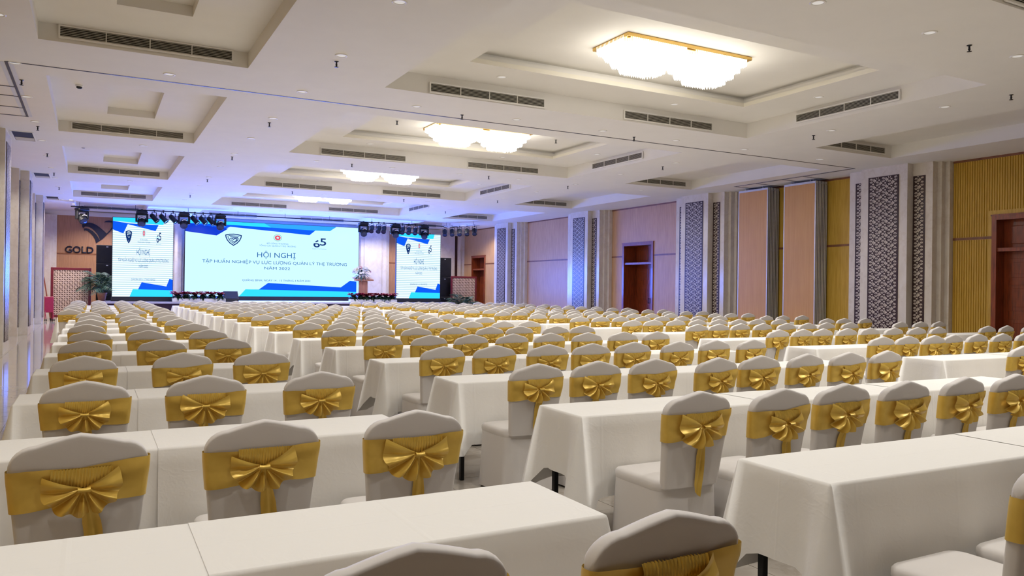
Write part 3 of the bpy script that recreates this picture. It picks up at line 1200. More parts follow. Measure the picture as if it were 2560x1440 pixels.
# ------------------------------------------------------------------ stage lights
pm = MB()
pm.cyl((-.8, 0, 0), (15.9, 0, 0), .024, n=8)
pipe = thing('lighting_bar', 'long dark pipe across the stage front carrying the stage lights', 'bar', (0, 35.3, 4.56))
ob('pipe', pm.mesh('pipe', M['black']), pipe)
cm = MB()
cm.cyl((0, 0, 0), (0, 0, .186), .008, n=6)
cl = cm.mesh('drop_rod', M['black'])
for k in range(9):
    ob('drop_rod', cl, pipe, (-.5+k*2.0, 0, 0))
mb = MB()
mb.bbox(-.17, .17, -.15, .15, -.12, -.03, .025)
mb.cyl((0, 0, -.14), (0, 0, -.1), .12, n=14)
mb.box(-.03, .03, -.02, .02, -.03, .03)
MH_B = mb.mesh('base', M['black'])
mb = MB()
mb.bbox(-.19, -.13, -.07, .07, -.40, -.12, .015)
mb.bbox(.13, .19, -.07, .07, -.40, -.12, .015)
mb.bbox(-.19, .19, -.07, .07, -.17, -.12, .015)
MH_Y = mb.mesh('yoke', M['black'])
mb = MB()
d = Vector((-.1, -.75, -.65)).normalized()
c0 = Vector((0, 0, -.36))
mb.lathe([(0, -.15), (.08, -.14), (.125, -.08), (.13, .06), (.115, .15), (.118, .17), (.1, .175)], c0, d, 16)
MH_H = mb.mesh('head', M['black'])
mb = MB()
mb.lathe([(.0, .185), (.06, .18), (.1, .172)], c0, d, 16)
MH_L = mb.mesh('lens', M['lens'])
mb = MB()
ang = [(-1, -.2), (-.7, .5), (0, .8), (.7, .5), (1, -.2)]
mb.grid([[(x*.075, -.165+0.0*z, -.285+z*.03+e) for x, z in ang] for e in (-.012, .012)])
MH_S = mb.mesh('reflective_band', M['white_metal'])


def moving_head(x, label, y=35.3, rz=0, z=4.56):
    t = thing('moving_head_light', label, 'stage light', (x, y, z), rz, 'moving head lights')
    t.scale = (1.25, 1.25, 1.25)
    for n, me in (('base', MH_B), ('yoke', MH_Y), ('head', MH_H), ('lens', MH_L), ('reflective_band', MH_S)):
        ob(n, me, t)


mb = MB()
mb.cyl((0, 0, 0), (0, 0, .03), .03, n=8)
mb.box(-.09, .09, -.012, .012, -.06, -.045)
mb.box(-.09, -.08, -.012, .012, -.24, -.045)
mb.box(.08, .09, -.012, .012, -.24, -.045)
mb.box(-.012, .012, -.01, .01, -.05, .0)
PA_B = mb.mesh('bracket', M['black'])
mb = MB()
d2 = Vector((.25, -.6, -.7)).normalized()
c1 = Vector((0, 0, -.23))
mb.lathe([(0, -.16), (.05, -.155), (.078, -.1), (.08, .12), (.088, .13), (.088, .15), (.075, .15)], c1, d2, 14)
PA_C = mb.mesh('can', M['black'])
mb = MB()
mb.lathe([(0, .135), (.077, .135)], c1, d2, 14)
PA_L = mb.mesh('lens', M['lens'])


def par(x, label, y=35.3, rz=0, z=4.56):
    t = thing('par_light', label, 'stage light', (x, y, z), rz, 'par can lights')
    t.scale = (1.3, 1.3, 1.3)
    for n, me in (('bracket', PA_B), ('can', PA_C), ('lens', PA_L)):
        ob(n, me, t)


moving_head(-.41, 'black moving head light at the far left end, above the palm', rz=.5)
moving_head(1.74, 'black moving head light above the left side screen')
moving_head(3.34, 'black moving head light above the gap left of the LED wall')
moving_head(4.78, 'black moving head light above the left part of the LED wall')
moving_head(11.1, 'black moving head light above the right edge of the LED wall')
moving_head(12.66, 'black moving head light above the left edge of the right side screen')
moving_head(14.12, 'black moving head light above the right side screen')
for g, xs_ in (('first left cluster of spotlights', (2.2, 2.55, 2.92)), ('second left cluster of spotlights', (3.76, 4.09, 4.40)), ('first right cluster of spotlights', (11.5, 11.84, 12.1)), ('second right cluster of spotlights', (13.03, 13.35, 13.68))):
    for k, x in enumerate(xs_):
        par(x, 'small black par can, %s from left in the %s' % (ORD[k], g), rz=.7 if x < 8 else -.9)
tr = thing('lighting_truss', 'short ladder truss carrying five spotlights right of the right side screen', 'truss', (15.7, 34.6, 4.56))
mb = MB()
for s in (-.1, .1):
    mb.cyl((s-.55, .92, .0), (s+.55, -.92, 0), .018, n=6)
for k in range(6):
    a = -.45+.18*k
    mb.cyl((a-.1, .75-.3*k, 0), (a+.1, .75-.3*k, 0), .012, n=6)
ob('ladder', mb.mesh('ladder', M['alu']), tr)
mb = MB()
mb.cyl((-.4, .7, 0), (-.4, .7, .185), .008, n=6)
mb.cyl((.4, -.7, 0), (.4, -.7, .185), .008, n=6)
ob('drop_rod', mb.mesh('drop_rod', M['black']), tr)
for k in range(5):
    f = k/4
    par(15.25+.9*f, 'black par can, %s from left on the short truss at right' % ORD[k], 35.35-1.5*f, -.8)

# ------------------------------------------------------------------ things on the stage
def leafblade(mb, p, d, up, ln, wd, mi=0, droop=.3):
    d = Vector(d).normalized()
    s = d.cross(Vector(up)).normalized()
    p = Vector(p)
    a = p+d*ln*.5+Vector(up)*ln*.08
    b = p+d*ln-Vector((0, 0, 1))*ln*droop
    mb.add([p, a+s*wd/2, b, a-s*wd/2], [(0, 1, 2, 3)], mi, True)


def poinsettia(seed):
    rr = random.Random(seed)
    mb = MB()
    for k in range(70):
        th, el = rr.uniform(0, 2*PI), rr.uniform(-.3, 1.0)
        d = (math.cos(th)*math.cos(el), math.sin(th)*math.cos(el), math.sin(el))
        leafblade(mb, (0, 0, .04+rr.uniform(0, .08)), d, (0, 0, 1), rr.uniform(.18, .32), .10, 0)
    g = mb.mesh('foliage', M['dgreen'])
    mb = MB()
    for c in range(9):
        cx, cy, cz = rr.uniform(-.2, .2), rr.uniform(-.13, .13), rr.uniform(.2, .3)
        for k in range(9):
            th = 2*PI*k/9+rr.uniform(-.2, .2)
            leafblade(mb, (cx, cy, cz), (math.cos(th), math.sin(th), rr.uniform(.0, .35)), (0, 0, 1), rr.uniform(.13, .2), .085, 0, .15)
    r = mb.mesh('red_bracts', M['red'])
    return g, r


PO = [poinsettia(s) for s in (1, 2, 3)]
for nm_, x0, x1, n in (('left of the LED wall', 2.96, 5.08, 6), ('at the foot of the lectern', 10.6, 12.9, 7)):
    t = thing('flower_planter', 'white planter box of red poinsettias on the stage edge %s' % nm_, 'planter', ((x0+x1)/2, 35.72, .8), 0, 'stage edge planters')
    L = x1-x0
    mb = MB()
    mb.bbox(-L/2, L/2, -.15, .15, 0, .14, .012)
    ob('planter_box', mb.mesh('planter_box', M['planter']), t)
    for k in range(n):
        g, r = PO[k % 3]
        p = ob('poinsettia', g, t, (-L/2+.2+k*(L-.4)/(n-1), 0, .11), k*1.3)
        ob('red_bracts', r, p)

lec = thing('lectern', 'slim wooden lectern with wide slanted top on the stage right', 'lectern', (11.35, 36.2, .8))
mb = MB()
mb.bbox(-.22, .22, -.18, .2, 0, 1.02, .01)
ob('body', mb.mesh('body', M['lectern']), lec)
mb = MB()
mb.poly([(-.48, -.3, 1.02), (-.48, .26, 1.02), (-.48, .26, 1.2), (-.48, -.3, 1.08)], (.96, 0, 0))
ob('slanted_top', fixn(mb.mesh('slanted_top', M['lectern'])), lec)
mb = MB()
mb.bbox(-.3, .3, -.22, .24, 0, .06, .01)
ob('foot_plinth', mb.mesh('foot_plinth', M['lectern']), lec)
fa = thing('flower_arrangement', 'spreading bouquet of white and pink flowers on the lectern', 'flowers', (11.28, 36.13, 2.0))
fa.scale = (1.25, 1.25, 1.25)
rr = random.Random(5)
mb = MB()
mb.lathe([(0, -.08), (.1, -.075), (.13, 0), (.12, .03)], (0, 0, .02), (0, 0, 1), 12)
ob('bowl', mb.mesh('bowl', M['planter']), fa)
mb = MB()
for k in range(70):
    th, el = rr.uniform(0, 2*PI), rr.uniform(-.35, .8)
    d = (math.cos(th)*math.cos(el), .5*math.sin(th)*math.cos(el), math.sin(el))
    leafblade(mb, (0, 0, .05), d, (0, 0, 1), rr.uniform(.25, .5), .06)
ob('leaves', mb.mesh('leaves', M['green']), fa)


def bloom(col):
    mb = MB()
    for k in range(10):
        th = 2*PI*k/10
        leafblade(mb, (0, 0, 0), (math.cos(th), math.sin(th), .5+.3*(k % 2)), (0, 0, 1), .075, .05, 0, .1)
    mb.lathe([(0, .03), (.02, .02), (.025, 0)], (0, 0, 0), (0, 0, 1), 6)
    return mb.mesh('bloom', col)


BL = [bloom(M['petal'])]*5+[bloom(M['pink'])]
for k in range(40):
    th, el = rr.uniform(0, 2*PI), rr.uniform(.05, 1.3)
    q = ob('bloom', BL[k % 6], fa, (.36*math.cos(th)*math.cos(el), .2*math.sin(th)*math.cos(el)-.08, .1+.26*math.sin(el)))
    q.rotation_euler = (rr.uniform(.2, 1.2), rr.uniform(-.5, .5), 0)

# black wedge monitor and speaker stacks
mw = thing('stage_monitor', 'black wedge monitor speaker on the stage beside the left planter', 'speaker', (5.35, 36.0, .8))
mb = MB()
mb.poly([(-.3, -.25, 0), (-.3, .25, 0), (-.3, .25, .42), (-.3, .1, .46), (-.3, -.25, .12)], (.6, 0, 0))
ob('cabinet', fixn(mb.mesh('cabinet', M['black_matt'])), mw)
mb = MB()
mb.add([(-.26, -.235, .15), (.26, -.235, .15), (.26, .085, .45), (-.26, .085, .45)], [(0, 1, 2, 3)])
ob('speaker_grille', mb.mesh('speaker_grille', M['black']), mw)
for lb, x0, x1, zt in (('tall black speaker tower behind the left side screen', .12, .95, 3.2), ('tall black speaker tower right of the right side screen', 16.02, 16.75, 3.13)):
    t = thing('speaker_tower', lb, 'speaker', ((x0+x1)/2, 38.2, 0 if x0 > 15 else .8), 0, 'speaker towers')
    W = x1-x0
    hh = (zt if x0 > 15 else zt-.8)/3
    for k in range(3):
        mb = MB()
        mb.bbox(-W/2, W/2, -.3, .3, k*hh+.004, (k+1)*hh-.004, .012)
        c = ob('speaker_cabinet', mb.mesh('speaker_cabinet', M['black_matt']), t)
        mb = MB()
        mb.box(-W/2+.03, W/2-.03, -.312, -.3, k*hh+.04, (k+1)*hh-.04)
        ob('speaker_grille', mb.mesh('speaker_grille', M['black']), c)
        mb = MB()
        mb.box(-.04, .04, -.316, -.312, (k+1)*hh-.1, (k+1)*hh-.07)
        ob('badge', mb.mesh('badge', M['alu']), c)


# free-standing lattice screens in red frames
def board_mesh(W, Hh):
    mb = MB()
    mb.box(-W/2, W/2, -.012, .012, 0, Hh)
    n = int(W/.085)
    m_ = int(Hh/.085)
    for i in range(n):
        for j in range(m_):
            cx, cz = -W/2+(i+.5)*W/n, (j+.5)*Hh/m_
            s = 1 if (i+j) % 2 else -1
            a, b = .036, .017
            for q in (-1, 1):
                # two petal shaped slots per cell
                ox, oz = q*.0*s, 0
            pts = [(cx-a*s, -.0135, cz-a), (cx-b*s+.006, -.0135, cz+b-.0), (cx+a*s, -.0135, cz+a), (cx+b*s-.006, -.0135, cz-b)]
            mb.add(pts, [(0, 1, 2, 3)], 1)
    return mb.mesh('lattice_board', [M['beige_board'], M['board_hole']])


for lb, x0, x1, y, zt in (('beige lattice board in a red frame standing before the sign wall at left', -1.52, -.06, 37.0, 2.17), ('beige lattice board in a red frame standing by the right hand far door', 16.6, 18.1, 37.6, 2.16)):
    W = x1-x0
    t = thing('lattice_screen', lb, 'screen', ((x0+x1)/2, y, 0))
    mb = MB()
    e = .1
    for a0, a1, c0_, c1_ in ((-W/2, -W/2+e, 0, zt), (W/2-e, W/2, 0, zt), (-W/2+e, W/2-e, zt-e, zt), (-W/2+e, W/2-e, .12, .12+e)):
        mb.bbox(a0, a1, -.035, .035, c0_, c1_, .008)
    ob('frame', mb.mesh('frame', M['redframe']), t)
    ob('lattice_board', board_mesh(W-2*e, zt-.32), t, (0, 0, .22))
    mb = MB()
    for s in (-1, 1):
        mb.bbox(s*(W/2-.05)-.04, s*(W/2-.05)+.04, -.25, .25, 0, .06, .008)
    ob('foot', mb.mesh('foot', M['redframe']), t)


# palms
def frond(seed, ln):
    rr = random.Random(seed)
    mb = MB()
    n = 13
    pts = []
    for k in range(n+1):
        t = k/n
        pts.append(Vector((ln*t*(1-.18*t), 0, ln*(.55*t-.62*t*t))))
    for k in range(n):
        mb.cyl(pts[k], pts[k+1], .008*(1-.7*k/n), .008*(1-.7*(k+1)/n), 4)
    for k in range(2, n+1):
        t = k/n
        l2 = ln*.42*math.sin(PI*min(1, .15+t*.8))
        for s in (-1, 1):
            d = Vector((.75, s*1.0, -.25+rr.uniform(-.1, .1))).normalized()
            leafblade(mb, pts[k], d, (0, 0, 1), l2, .05, 0, .28)
    return mb.mesh('frond', M['green'])


FR = [frond(s, l) for s, l in ((1, 1.0), (2, 1.15), (3, .85))]
for lb, loc in (('bushy potted palm left of the left side screen', (.34, 36.7, .8)), ('bushy potted palm right of the right side screen', (16.75, 36.4, 0.0))):
    t = thing('potted_palm', lb, 'plant', loc, 0, 'potted palms')
    mb = MB()
    mb.lathe([(0, 0), (.13, 0), (.18, .3), (.2, .32), (.2, .35), (.17, .35)], (0, 0, 0), (0, 0, 1), 16)
    ob('pot', mb.mesh('pot', M['terra']), t)
    mb = MB()
    mb.lathe([(0, .32), (.175, .32)], (0, 0, 0), (0, 0, 1), 16)
    ob('soil', mb.mesh('soil', M['soil']), t)
    mb = MB()
    mb.cyl((0, 0, .3), (0, .02, .62), .05, .035, 8)
    ob('stem', mb.mesh('stem', M['dgreen']), t)
    for k in range(26):
        f = ob('frond', FR[k % 3], t, (0, .01, .45+.02*(k % 5)))
        f.rotation_euler = (0, -.95+1.25*((k*7) % 26)/26, k*2.4)

# red folding cart and a leaning pole beside the left pilaster at the back
ct = thing('folded_cart', 'magenta folded cart on small wheels standing against the far left pilaster', 'cart', (-1.52, 35.9, 0), .25)
ct.scale = (.8, .8, 1)
mb = MB()
mb.bbox(-.2, .2, -.03, .05, .35, .98, .02)
ob('panel', mb.mesh('panel', M['magenta']), ct)
mb = MB()
for s in (-.17, .17):
    mb.cyl((s, 0, .05), (s, .03, 1.0), .018, n=8)
    mb.cyl((s, .02, .45), (s, -.3, .06), .016, n=8)
ob('tube_frame', mb.mesh('tube_frame', M['magenta']), ct)
mb = MB()
for s in (-.17, .17):
    mb.cyl((s-.015, 0, .055), (s+.015, 0, .055), .05, n=12)
    mb.cyl((s-.015, -.3, .055), (s+.015, -.3, .055), .05, n=12)
ob('wheel', mb.mesh('wheel', M['black']), ct)
pl = thing('leaning_pole', 'thin dark pole leaning beside the magenta cart', 'pole', (-1.62, 36.5, 0))
mb = MB()
mb.cyl((.14, 0, .0), (-.12, .12, 1.75), .022, n=8)
ob('shaft', mb.mesh('shaft', M['mahogany']), pl)
mb = MB()
mb.cyl((.145, 0, 0), (.125, .01, .1), .03, n=8)
ob('end_grip', mb.mesh('end_grip', M['black']), pl)

# ------------------------------------------------------------------ chairs
BACK = [(.44, .188), (.50, .190), (.56, .196), (.62, .203), (.68, .210), (.74, .217), (.79, .222), (.83, .2235), (.865, .221), (.89, .213), (.91, .199), (.926, .180), (.937, .152), (.946, .120), (.954, .088), (.960, .060), (.965, .030)]


def ylean(z):
    return -.205-.075*(z-.44)/.53


def bw(z):
    for k in range(len(BACK)-1):
        if z <= BACK[k+1][0]:
            a, b = BACK[k], BACK[k+1]
            return a[1]+(b[1]-a[1])*(z-a[0])/(b[0]-a[0])
    return .01


def slab_ring(z, grow=0, n=9, th=.025, waves=None):
    w_ = bw(z)+grow
    top = min(1, max(.4, (.985-z)/.07))
    pts = []
    for s in (-1, 1):
        for k in range(n):
            t = -1+2*k/(n-1)
            x = t*w_*(1 if s < 0 else -1)
            e = (1-abs(t)**5.5)**.5 if abs(t) < 1 else 0
            y = ylean(z)+s*(th*top*e+grow)-.010*(1-t*t)
            if abs(t) > .999:
                y = ylean(z)+s*(.004+grow)
            if waves:
                y += waves(x, z, s)
            pts.append((x, y, z))
    return pts


def ctrb(me):
    return fixn(me)


def backrest():
    us = [-1, -.99, -.97, -.93, -.88, -.8, -.71, -.62, -.5, -.35, -.18, 0]
    us = us+[-u for u in us[-2::-1]]
    vs2 = [0, .12, .24, .36, .48, .6, .7, .78, .85, .91, .95, .975, .986, .994, 1]

    def zt(u):
        u = abs(u)
        if u <= .62:
            return .967-.036*(u/.62)**1.25
        return .845+.086*math.sqrt(max(0, 1-((u-.62)/.38)**2))
    mb = MB()
    for s in (-1, 1):
        rows = []
        for v in vs2:
            row = []
            for u in us:
                z = .44+v*(zt(u)-.44)
                w_ = min(.2235, .188+.0355*(z-.44)/.39)
                d = min((zt(u)-z)*1.0, (1-abs(u))*w_)
                e = math.sqrt(max(0, 1-(1-min(1, d/.011))**2))
                y = ylean(z)-.010*(1-u*u)+s*.025*e
                row.append((u*w_, y, z))
            rows.append(row)
        mb.grid(rows, 0, True)
    me = mb.mesh('backrest_cover', M['cover'])
    bm = bmesh.new()
    bm.from_mesh(me)
    bmesh.ops.remove_doubles(bm, verts=bm.verts, dist=.0004)
    bmesh.ops.recalc_face_normals(bm, faces=bm.faces)
    bm.to_mesh(me)
    bm.free()
    return me


BK_ME = backrest()


def rr_path(hx, hy, r, n=4):
    pts = []
    for cx, cy, a0 in ((hx-r, -hy+r, -90), (hx-r, hy-r, 0), (-hx+r, hy-r, 90), (-hx+r, -hy+r, 180)):
        for k in range(n+1):
            a = math.radians(a0+90*k/n)
            pts.append((cx+r*math.cos(a), cy+r*math.sin(a)))
    # subdivide the straight runs
    out = []
    for k in range(len(pts)):
        a, b = pts[k], pts[(k+1) % len(pts)]
        out.append(a)
        ln = math.hypot(b[0]-a[0], b[1]-a[1])
        m_ = int(ln/.05)
        for q in range(1, m_):
            out.append((a[0]+(b[0]-a[0])*q/m_, a[1]+(b[1]-a[1])*q/m_))
    return out


SP = rr_path(.212, .215, .06)
mb = MB()
rows = []
for sc_, z in ((1.0, .425), (1.015, .44), (1.01, .462), (.97, .474), (.85, .480), (.5, .485), (.08, .486)):
    rows.append([(x*sc_, y*sc_+.005, z) for x, y in SP])
mb.grid(rows, 0, True, True)
mb.add(rows[-1], [tuple(range(len(SP)))], 0, True)
SEAT_ME = ctrb(mb.mesh('seat_cover', M['cover']))


def skirt(seed):
    rr = random.Random(seed)
    ph = [rr.uniform(0, 6.28) for _ in range(4)]
    mb = MB()
    rows = []
    N = len(SP)
    for k in range(8):
        t = k/7
        z = .43-t*.415
        row = []
        for i, (x, y) in enumerate(SP):
            l = math.hypot(x, y)
            a = 2*PI*i/N
            o = .995+.06*t+t*(.024*math.sin(7*a+ph[0])+.022*math.sin(12*a+ph[1])+.012*math.sin(19*a+ph[2]))
            row.append((x*o, y*o+.005, z))
        rows.append(row)
    mb.grid(rows, 0, True, True)
    return ctrb(mb.mesh('chair_skirt', M['cover']))


SKIRT = [skirt(s) for s in (1, 2)]


def sash(seed):
    rr = random.Random(seed)
    ph = rr.uniform(0, 6)
    mb = MB()
    tilt = rr.uniform(-.01, .01)
    rows = []
    us = [-1, -.985, -.95, -.9, -.82, -.72, -.62, -.5, -.4, -.3, -.2, -.1, 0]
    us = us+[-u for u in us[-2::-1]]
    for k in range(9):
        t = k/8
        z = .705+.15*t
        w_ = min(.2235, .188+.0355*(z-.44)/.39)
        row = []
        for s in (-1, 1):
            for u in (us if s < 0 else us[::-1]):
                e = math.sqrt(max(0, 1-(1-min(1, (1-abs(u))*w_/.022))**2))
                x = u*(w_+.006)
                y = ylean(z)-.010*(1-u*u)+s*(.025*e+.0065)
                if s < 0:
                    q = abs(x)/.2
                    y -= .008*min(1, q*1.5)*max(0, math.sin(30*(z-.785)/(.25+q)*1.5+ph+5*x))
                pinch = 1-.16*max(0, 1-abs(x)/.16)
                row.append((x, y, .785+(z-.785)*pinch+tilt*x/.2))
        rows.append(row)
    mb.grid(rows, 0, True, True)
    return ctrb(mb.mesh('sash', M['gold']))


def bow_meshes(seed):
    rr = random.Random(seed)
    kx, kz = rr.uniform(-.012, .012), .788+rr.uniform(-.008, .012)
    yk = ylean(.79)-.052
    npl = rr.choice((5.5, 6.5, 7))
    asym = rr.uniform(-.12, .12)
    rot = rr.uniform(-.12, .12)
    SB = rr.choice((.78, .85, .92, .98))
    kz -= .008
    mb = MB()
    NA = 96
    rows = []
    a0, a1 = math.radians(152)+rot, math.radians(388)+rot
    for j in range(8):
        f = j/7
        row = []
        for i in range(NA+1):
            a = a0+(a1-a0)*i/NA
            down = -math.sin(a)
            side = math.cos(a)
            R = SB*(.138+.012*abs(side)-.016*max(0, down)+.02*max(0, -down)+.02*asym*side*3)
            # deep zig-zag pleats in the lower fan, soft wings at both ends
            env = max(.18, min(1, (down+.25)*1.6))
            ph = npl*PI*(i/NA)*2
            tri = 2/PI*math.asin(math.sin(ph)*.97)
            dep = .032*env*tri*min(1, f*1.4)
            puff = .026*math.sin(PI*min(1, f*1.0))*(1-.6*env)+.012*f
            r = .010+(R-.010)*f
            R2 = r*(1+.05*env*math.cos(ph*1.0)*f)
            row.append((kx+R2*math.cos(a), yk-.010-dep-puff*.9+.012*f*f, kz+R2*math.sin(a)*.93))
        rows.append(row)
    mb.grid(rows, 0, True)
    fan = mb.mesh('bow_loops', M['gold'])
    # gathered strip between the wing tips
    mb = MB()
    rows = []
    for j in range(6):
        t = j/5
        row = []
        for i in range(61):
            x = (-.115+.23*i/60)*SB
            z = kz+.070-.05*t-.018*t*(1-abs(x)/.115)
            y = ylean(.84)-.048-.006*math.sin(i*1.9+j*.6)*(1-.3*t)-.006*math.sin(PI*t)
            row.append((x+kx*.5, y, z+.002*math.sin(i*2.1)))
        rows.append(row)
    mb.grid(rows, 0, True)
    gather = mb.mesh('gathered_band', M['gold'])
    mb = MB()
    rows = []
    for i in range(9):
        a = 2*PI*i/8
        rows.append([(kx+q*.020, yk-.034+.016*math.cos(a)-.004*(abs(q) < .5), kz+.010*math.sin(a)*(1-.25*(abs(q) < .5))) for q in (-1, -.4, .4, 1)])
    mb.grid(rows, 0, True)
    knot = mb.mesh('knot', M['gold'])
    mb = MB()
    rows = []
    tl = rr.uniform(.28, .38)
    sw = rr.uniform(-.05, .05)
    tw = rr.uniform(.05, .066)
    for j in range(10):
        t = j/9
        z = kz-.005-tl*t
        wd = .022+(tw-.022)*min(1, t*2.2)
        if t > .88:
            wd *= (1-(t-.88)*2.5)
        cx = kx+sw*t+.01*math.sin(3*t)
        row = []
        for q in range(7):
            u = -1+q/3
            row.append((cx+u*wd/2, ylean(max(.44, z))-.050-.006*math.cos(u*4+3*t)-.028*max(0, 1-t/.42), z-(.03*(u+1)/2 if t > .95 else 0)))
        rows.append(row)
    mb.grid(rows, 0, True)
    tail = mb.mesh('bow_tail', M['gold'])
    return fan, gather, knot, tail


NV = 6
SASH = [sash(s) for s in range(3)]
BOW = [bow_meshes(10+s) for s in range(NV)]


def join(meshes, mats, name):
    mb = MB()
    for me, mi in meshes:
        mb.add([v.co for v in me.vertices], [tuple(p.vertices) for p in me.polygons], mi, True)
    return mb.mesh(name, mats)


FAR = [join([(BK_ME, 0), (SEAT_ME, 0), (SKIRT[k % 2], 0), (SASH[k % 3], 1), (BOW[k][0], 1), (BOW[k][1], 1), (BOW[k][2], 1), (BOW[k][3], 1)], [M['cover'], M['gold']], 'banquet_chair') for k in range(NV)]

ROW_Y0, ROW_DY = 1.77, 1.722
TAB_Y0, TAB_D = 2.32, .48
BLK = [('left block', [-.03, .61, 1.26], range(0, 10), 0), ('left block', [-.4, .2, .83, 1.42], range(10, 17), 0),
       ('centre block', [2.87, 3.4, 3.95, 4.48, 5.03, 5.57, 6.13, 6.63], range(17), 0),
       ('right block', [8.8, 9.3, 9.8, 10.32, 10.86, 11.38, 11.92, 12.48], range(17), 0),
       ('far right block', [13.9, 14.45, 15.05], range(17), 0)]
SLANT = -.025
# how far single chairs are pulled out of line, by (block, row, seat)
PULL = {('centre block', 0, 0): (0, -.02, 0)}
rc = random.Random(11)
nchair = 0
for bn, xs_, rows_, _ in BLK:
    for i in rows_:
        for k, x in enumerate(xs_):
            jx, jy, jr = rc.uniform(-.025, .025), rc.uniform(-.05, .05), rc.uniform(-.05, .05)
            var = rc.randrange(NV)
            if (bn, i, k) in PULL:
                jx, jy, jr = PULL[(bn, i, k)]
            y = ROW_Y0+ROW_DY*i+SLANT*(x-1)+jy
            cs = [pix(x+dx, y+dy, z) for dx in (-.22, .22) for dy in (-.28, .2) for z in (.35, .97)]
            if max(c[0] for c in cs) < 0 or min(c[0] for c in cs) > 2560 or min(c[1] for c in cs) > 1440:
                continue
            lb = 'white-covered chair with gold bow, %s from left in %s row from camera, %s' % (ORD[k], ORD[i], bn)
            gp = 'covered chairs in the %s' % bn
            nchair += 1
            if i <= 8:
                t = thing('banquet_chair', lb, 'chair', (x+jx, y, 0), jr, gp)
                for n, me in (('backrest_cover', BK_ME), ('seat_cover', SEAT_ME), ('chair_skirt', SKIRT[var % 2]), ('sash', SASH[var % 3])):
                    p = ob(n, me, t)
                for n, me in zip(('bow', 'gathered_band', 'knot', 'bow_tail'), BOW[var]):
                    if n == 'bow':
                        bo = ob(n, me, t)
                    else:
                        ob(n, me, bo)
            else:
                t = tag(ob('banquet_chair', FAR[var], None, (x+jx, y, 0), jr), lb, 'chair', gp)
print('chairs', nchair)

# ------------------------------------------------------------------ tables and cloths
def cloth(L, el, er, seed, zt=.772, drop=.45):
    """cloth over a table L x TAB_D; el / er: the left / right end hangs free"""
    rr = random.Random(seed)
    hx, hy, R = L/2, TAB_D/2, .012
    mb = MB()
    # path of the hanging edge, with normals; c = closeness to a free corner
    path = []

    def run(p, q, n, steps, c0, c1):
        for k in range(steps):
            t = k/steps
            x, y = p[0]+(q[0]-p[0])*t, p[1]+(q[1]-p[1])*t
            ln = math.hypot(q[0]-p[0], q[1]-p[1])
            c = max(math.exp(-((t*ln)/.06)**2) if c0 else 0, math.exp(-(((1-t)*ln)/.06)**2) if c1 else 0)
            path.append((x, y, n[0], n[1], c))

    def corner(x, y, a0):
        for k in range(7):
            a = math.radians(a0+90*k/6)
            path.append((x, y, math.cos(a), math.sin(a), 1))
    fr = max(10, int(L/.05))
    sd = 10
    paths = []
    if el and er:
        seqs = [['f', 'cr', 'r', 'cb', 'b', 'cl', 'l', 'ca']]
    elif el:
        seqs = [['b', 'cl', 'l', 'ca', 'f']]
    elif er:
        seqs = [['f', 'cr', 'r', 'cb', 'b']]
    else:
        seqs = [['f'], ['b']]
    for sq in seqs:
        path = []
        for s in sq:
            if s == 'f':
                run((-hx, -hy), (hx, -hy), (0, -1), fr, el, er)
                if not er:
                    path.append((hx, -hy, 0, -1, 0))
            elif s == 'b':
                run((hx, hy), (-hx, hy), (0, 1), fr, er, el)
                if not el:
                    path.append((-hx, hy, 0, 1, 0))
            elif s == 'r':
                run((hx, -hy), (hx, hy), (1, 0), sd, True, True)
            elif s == 'l':
                run((-hx, hy), (-hx, -hy), (-1, 0), sd, True, True)
            else:
                corner({'cr': hx, 'cb': hx, 'cl': -hx, 'ca': -hx}[s], {'cr': -hy, 'cb': hy, 'cl': hy, 'ca': -hy}[s], {'cr': -90, 'cb': 0, 'cl': 90, 'ca': 180}[s])
        paths.append((path, el and er))
    # top
    nx, ny = max(4, int(L/.15)), 5
    rows = [[(-hx+2*hx*i/nx, -hy+2*hy*j/ny, zt+(rr.uniform(-.0006, .0012) if 0 < i < nx and 0 < j < ny else 0)) for i in range(nx+1)] for j in range(ny+1)]
    mb.grid(rows, 0, True)
    ph = [rr.uniform(0, 6.28) for _ in range(5)]
    for path, closed in paths:
        s = 0
        rows = [[] for _ in range(10)]
        last = None
        for (x, y, nx_, ny_, c) in path:
            if last:
                s += math.hypot(x-last[0], y-last[1]) + (.02 if (x, y) == last else 0)
            last = (x, y)
            wv = .5*math.sin(9*s+ph[0])+.3*math.sin(17*s+ph[1])+.25*math.sin(31*s+ph[2])
            for k in range(10):
                if k == 0:
                    o, z = 0, zt
                elif k == 1:
                    o, z = R*.6, zt-R*.25
                elif k == 2:
                    o, z = R, zt-R
                else:
                    t = (k-2)/7
                    d = (drop+.02-.10*abs(nx_)*(1-c))*(1+.16*c)
                    o = R+t*(.022+.026*wv*(1-c))+c*t*(.105-.01*t)
                    z = zt-R-(d-R)*t+(.006*math.sin(5*s+ph[3]) if k == 9 else 0)
                rows[k].append((x+nx_*o, y+ny_*o, z))
        mb.grid(rows, 0, True, closed)
    return fixn(mb.mesh('tablecloth', M['cloth']))


def table_parts(L):
    mb = MB()
    mb.bbox(-L/2+.004, L/2-.004, -TAB_D/2+.004, TAB_D/2-.004, .735, .766, .004)
    top = mb.mesh('tabletop', M['mahogany'])
    mb = MB()
    mb.bbox(-.016, .016, -.016, .016, .0, .735, .003)
    leg = mb.mesh('leg', M['black'])
    mb = MB()
    for sx in (-1, 1):
        mb.box(sx*(L/2-.07)-.012, sx*(L/2-.07)+.012, -TAB_D/2+.07, TAB_D/2-.07, .69, .72)
    mb.box(-L/2+.07, L/2-.07, -.012, .012, .69, .72)
    fr = mb.mesh('underframe', M['black'])
    return top, leg, fr


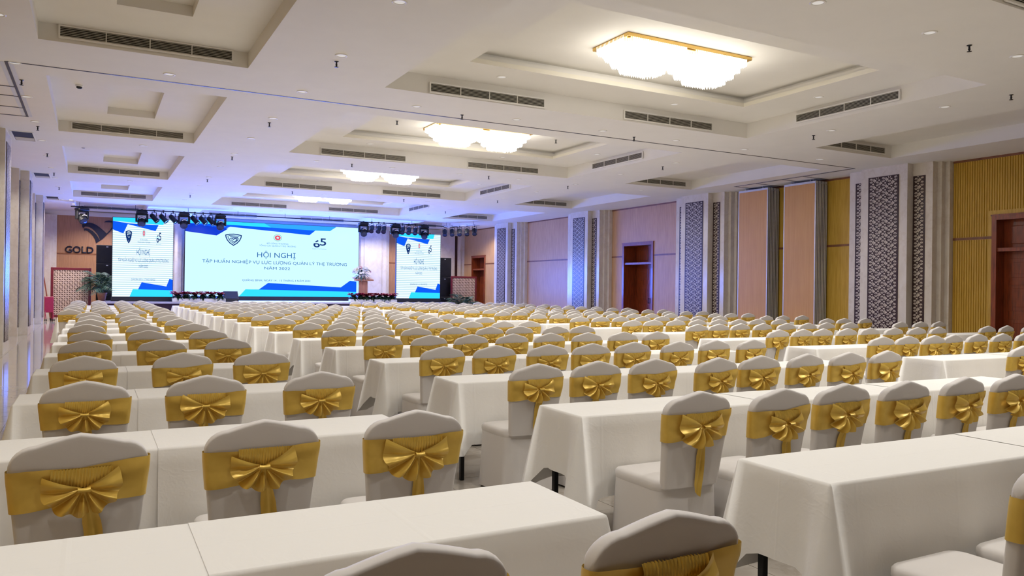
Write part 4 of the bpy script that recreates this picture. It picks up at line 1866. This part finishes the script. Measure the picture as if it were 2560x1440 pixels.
TCACHE, CCACHE = {}, {}
TB = [('left block', [(-.41, .30), (.30, 1.47)], range(0, 10)), ('left block', [(-.66, .5), (.5, 1.62)], range(10, 17)),
      ('centre block', [(2.5, 4.0), (4.0, 5.5), (5.5, 7.0)], range(17)), ('right block', [(8.33, 9.85), (9.85, 11.35), (11.35, 12.87)], range(17)),
      ('far right block', [(13.5, 15.45)], range(17))]
PN = {1: ['only'], 2: ['left', 'right'], 3: ['left', 'middle', 'right']}
ntab = 0
for bn, tbs, rows_ in TB:
    for i in rows_:
        for k, (x0, x1) in enumerate(tbs):
            L = round(x1-x0, 3)
            xc = (x0+x1)/2
            y = TAB_Y0+ROW_DY*i+SLANT*(xc-1)*(1 if xc > 1.6 else .0)
            cs = [pix(x, y+dy, z) for x in (x0, x1) for dy in (-.25, .25) for z in (.3, .77)]
            if max(c[0] for c in cs) < 0 or min(c[0] for c in cs) > 2560 or min(c[1] for c in cs) > 1440:
                continue
            el, er = k == 0, k == len(tbs)-1
            Lc = L+(.035 if k else 0)                    # each cloth laps over its left neighbour
            key = (Lc, el, er, (i*3+k) % 2)
            if key not in CCACHE:
                CCACHE[key] = cloth(Lc, el, er, len(CCACHE)+5)
            if L not in TCACHE:
                TCACHE[L] = table_parts(L)
            rz = SLANT if xc > 1.6 else 0
            pos = PN[len(tbs)][k]
            wh = '%s row from camera, %s' % (ORD[i], bn)
            ntab += 1
            c = tag(ob('tablecloth', CCACHE[key], None, (xc-(Lc-L)/2, y-.002*k, .0022*k), rz), 'white tablecloth draped over the %s table, %s' % (pos, wh), 'tablecloth', 'white tablecloths in the %s' % bn)
            t = thing('banquet_table', 'black legged table under white cloth, %s one in %s' % (pos, wh), 'table', (xc, y, 0), rz, 'narrow tables in the %s' % bn)
            tp, lg, frm = TCACHE[L]
            ob('tabletop', tp, t)
            ob('underframe', frm, t)
            for sx in (-1, 1):
                for sy in (-1, 1):
                    ob('leg', lg, t, (sx*(L/2-.07), sy*(TAB_D/2-.07), 0))
print('tables', ntab)
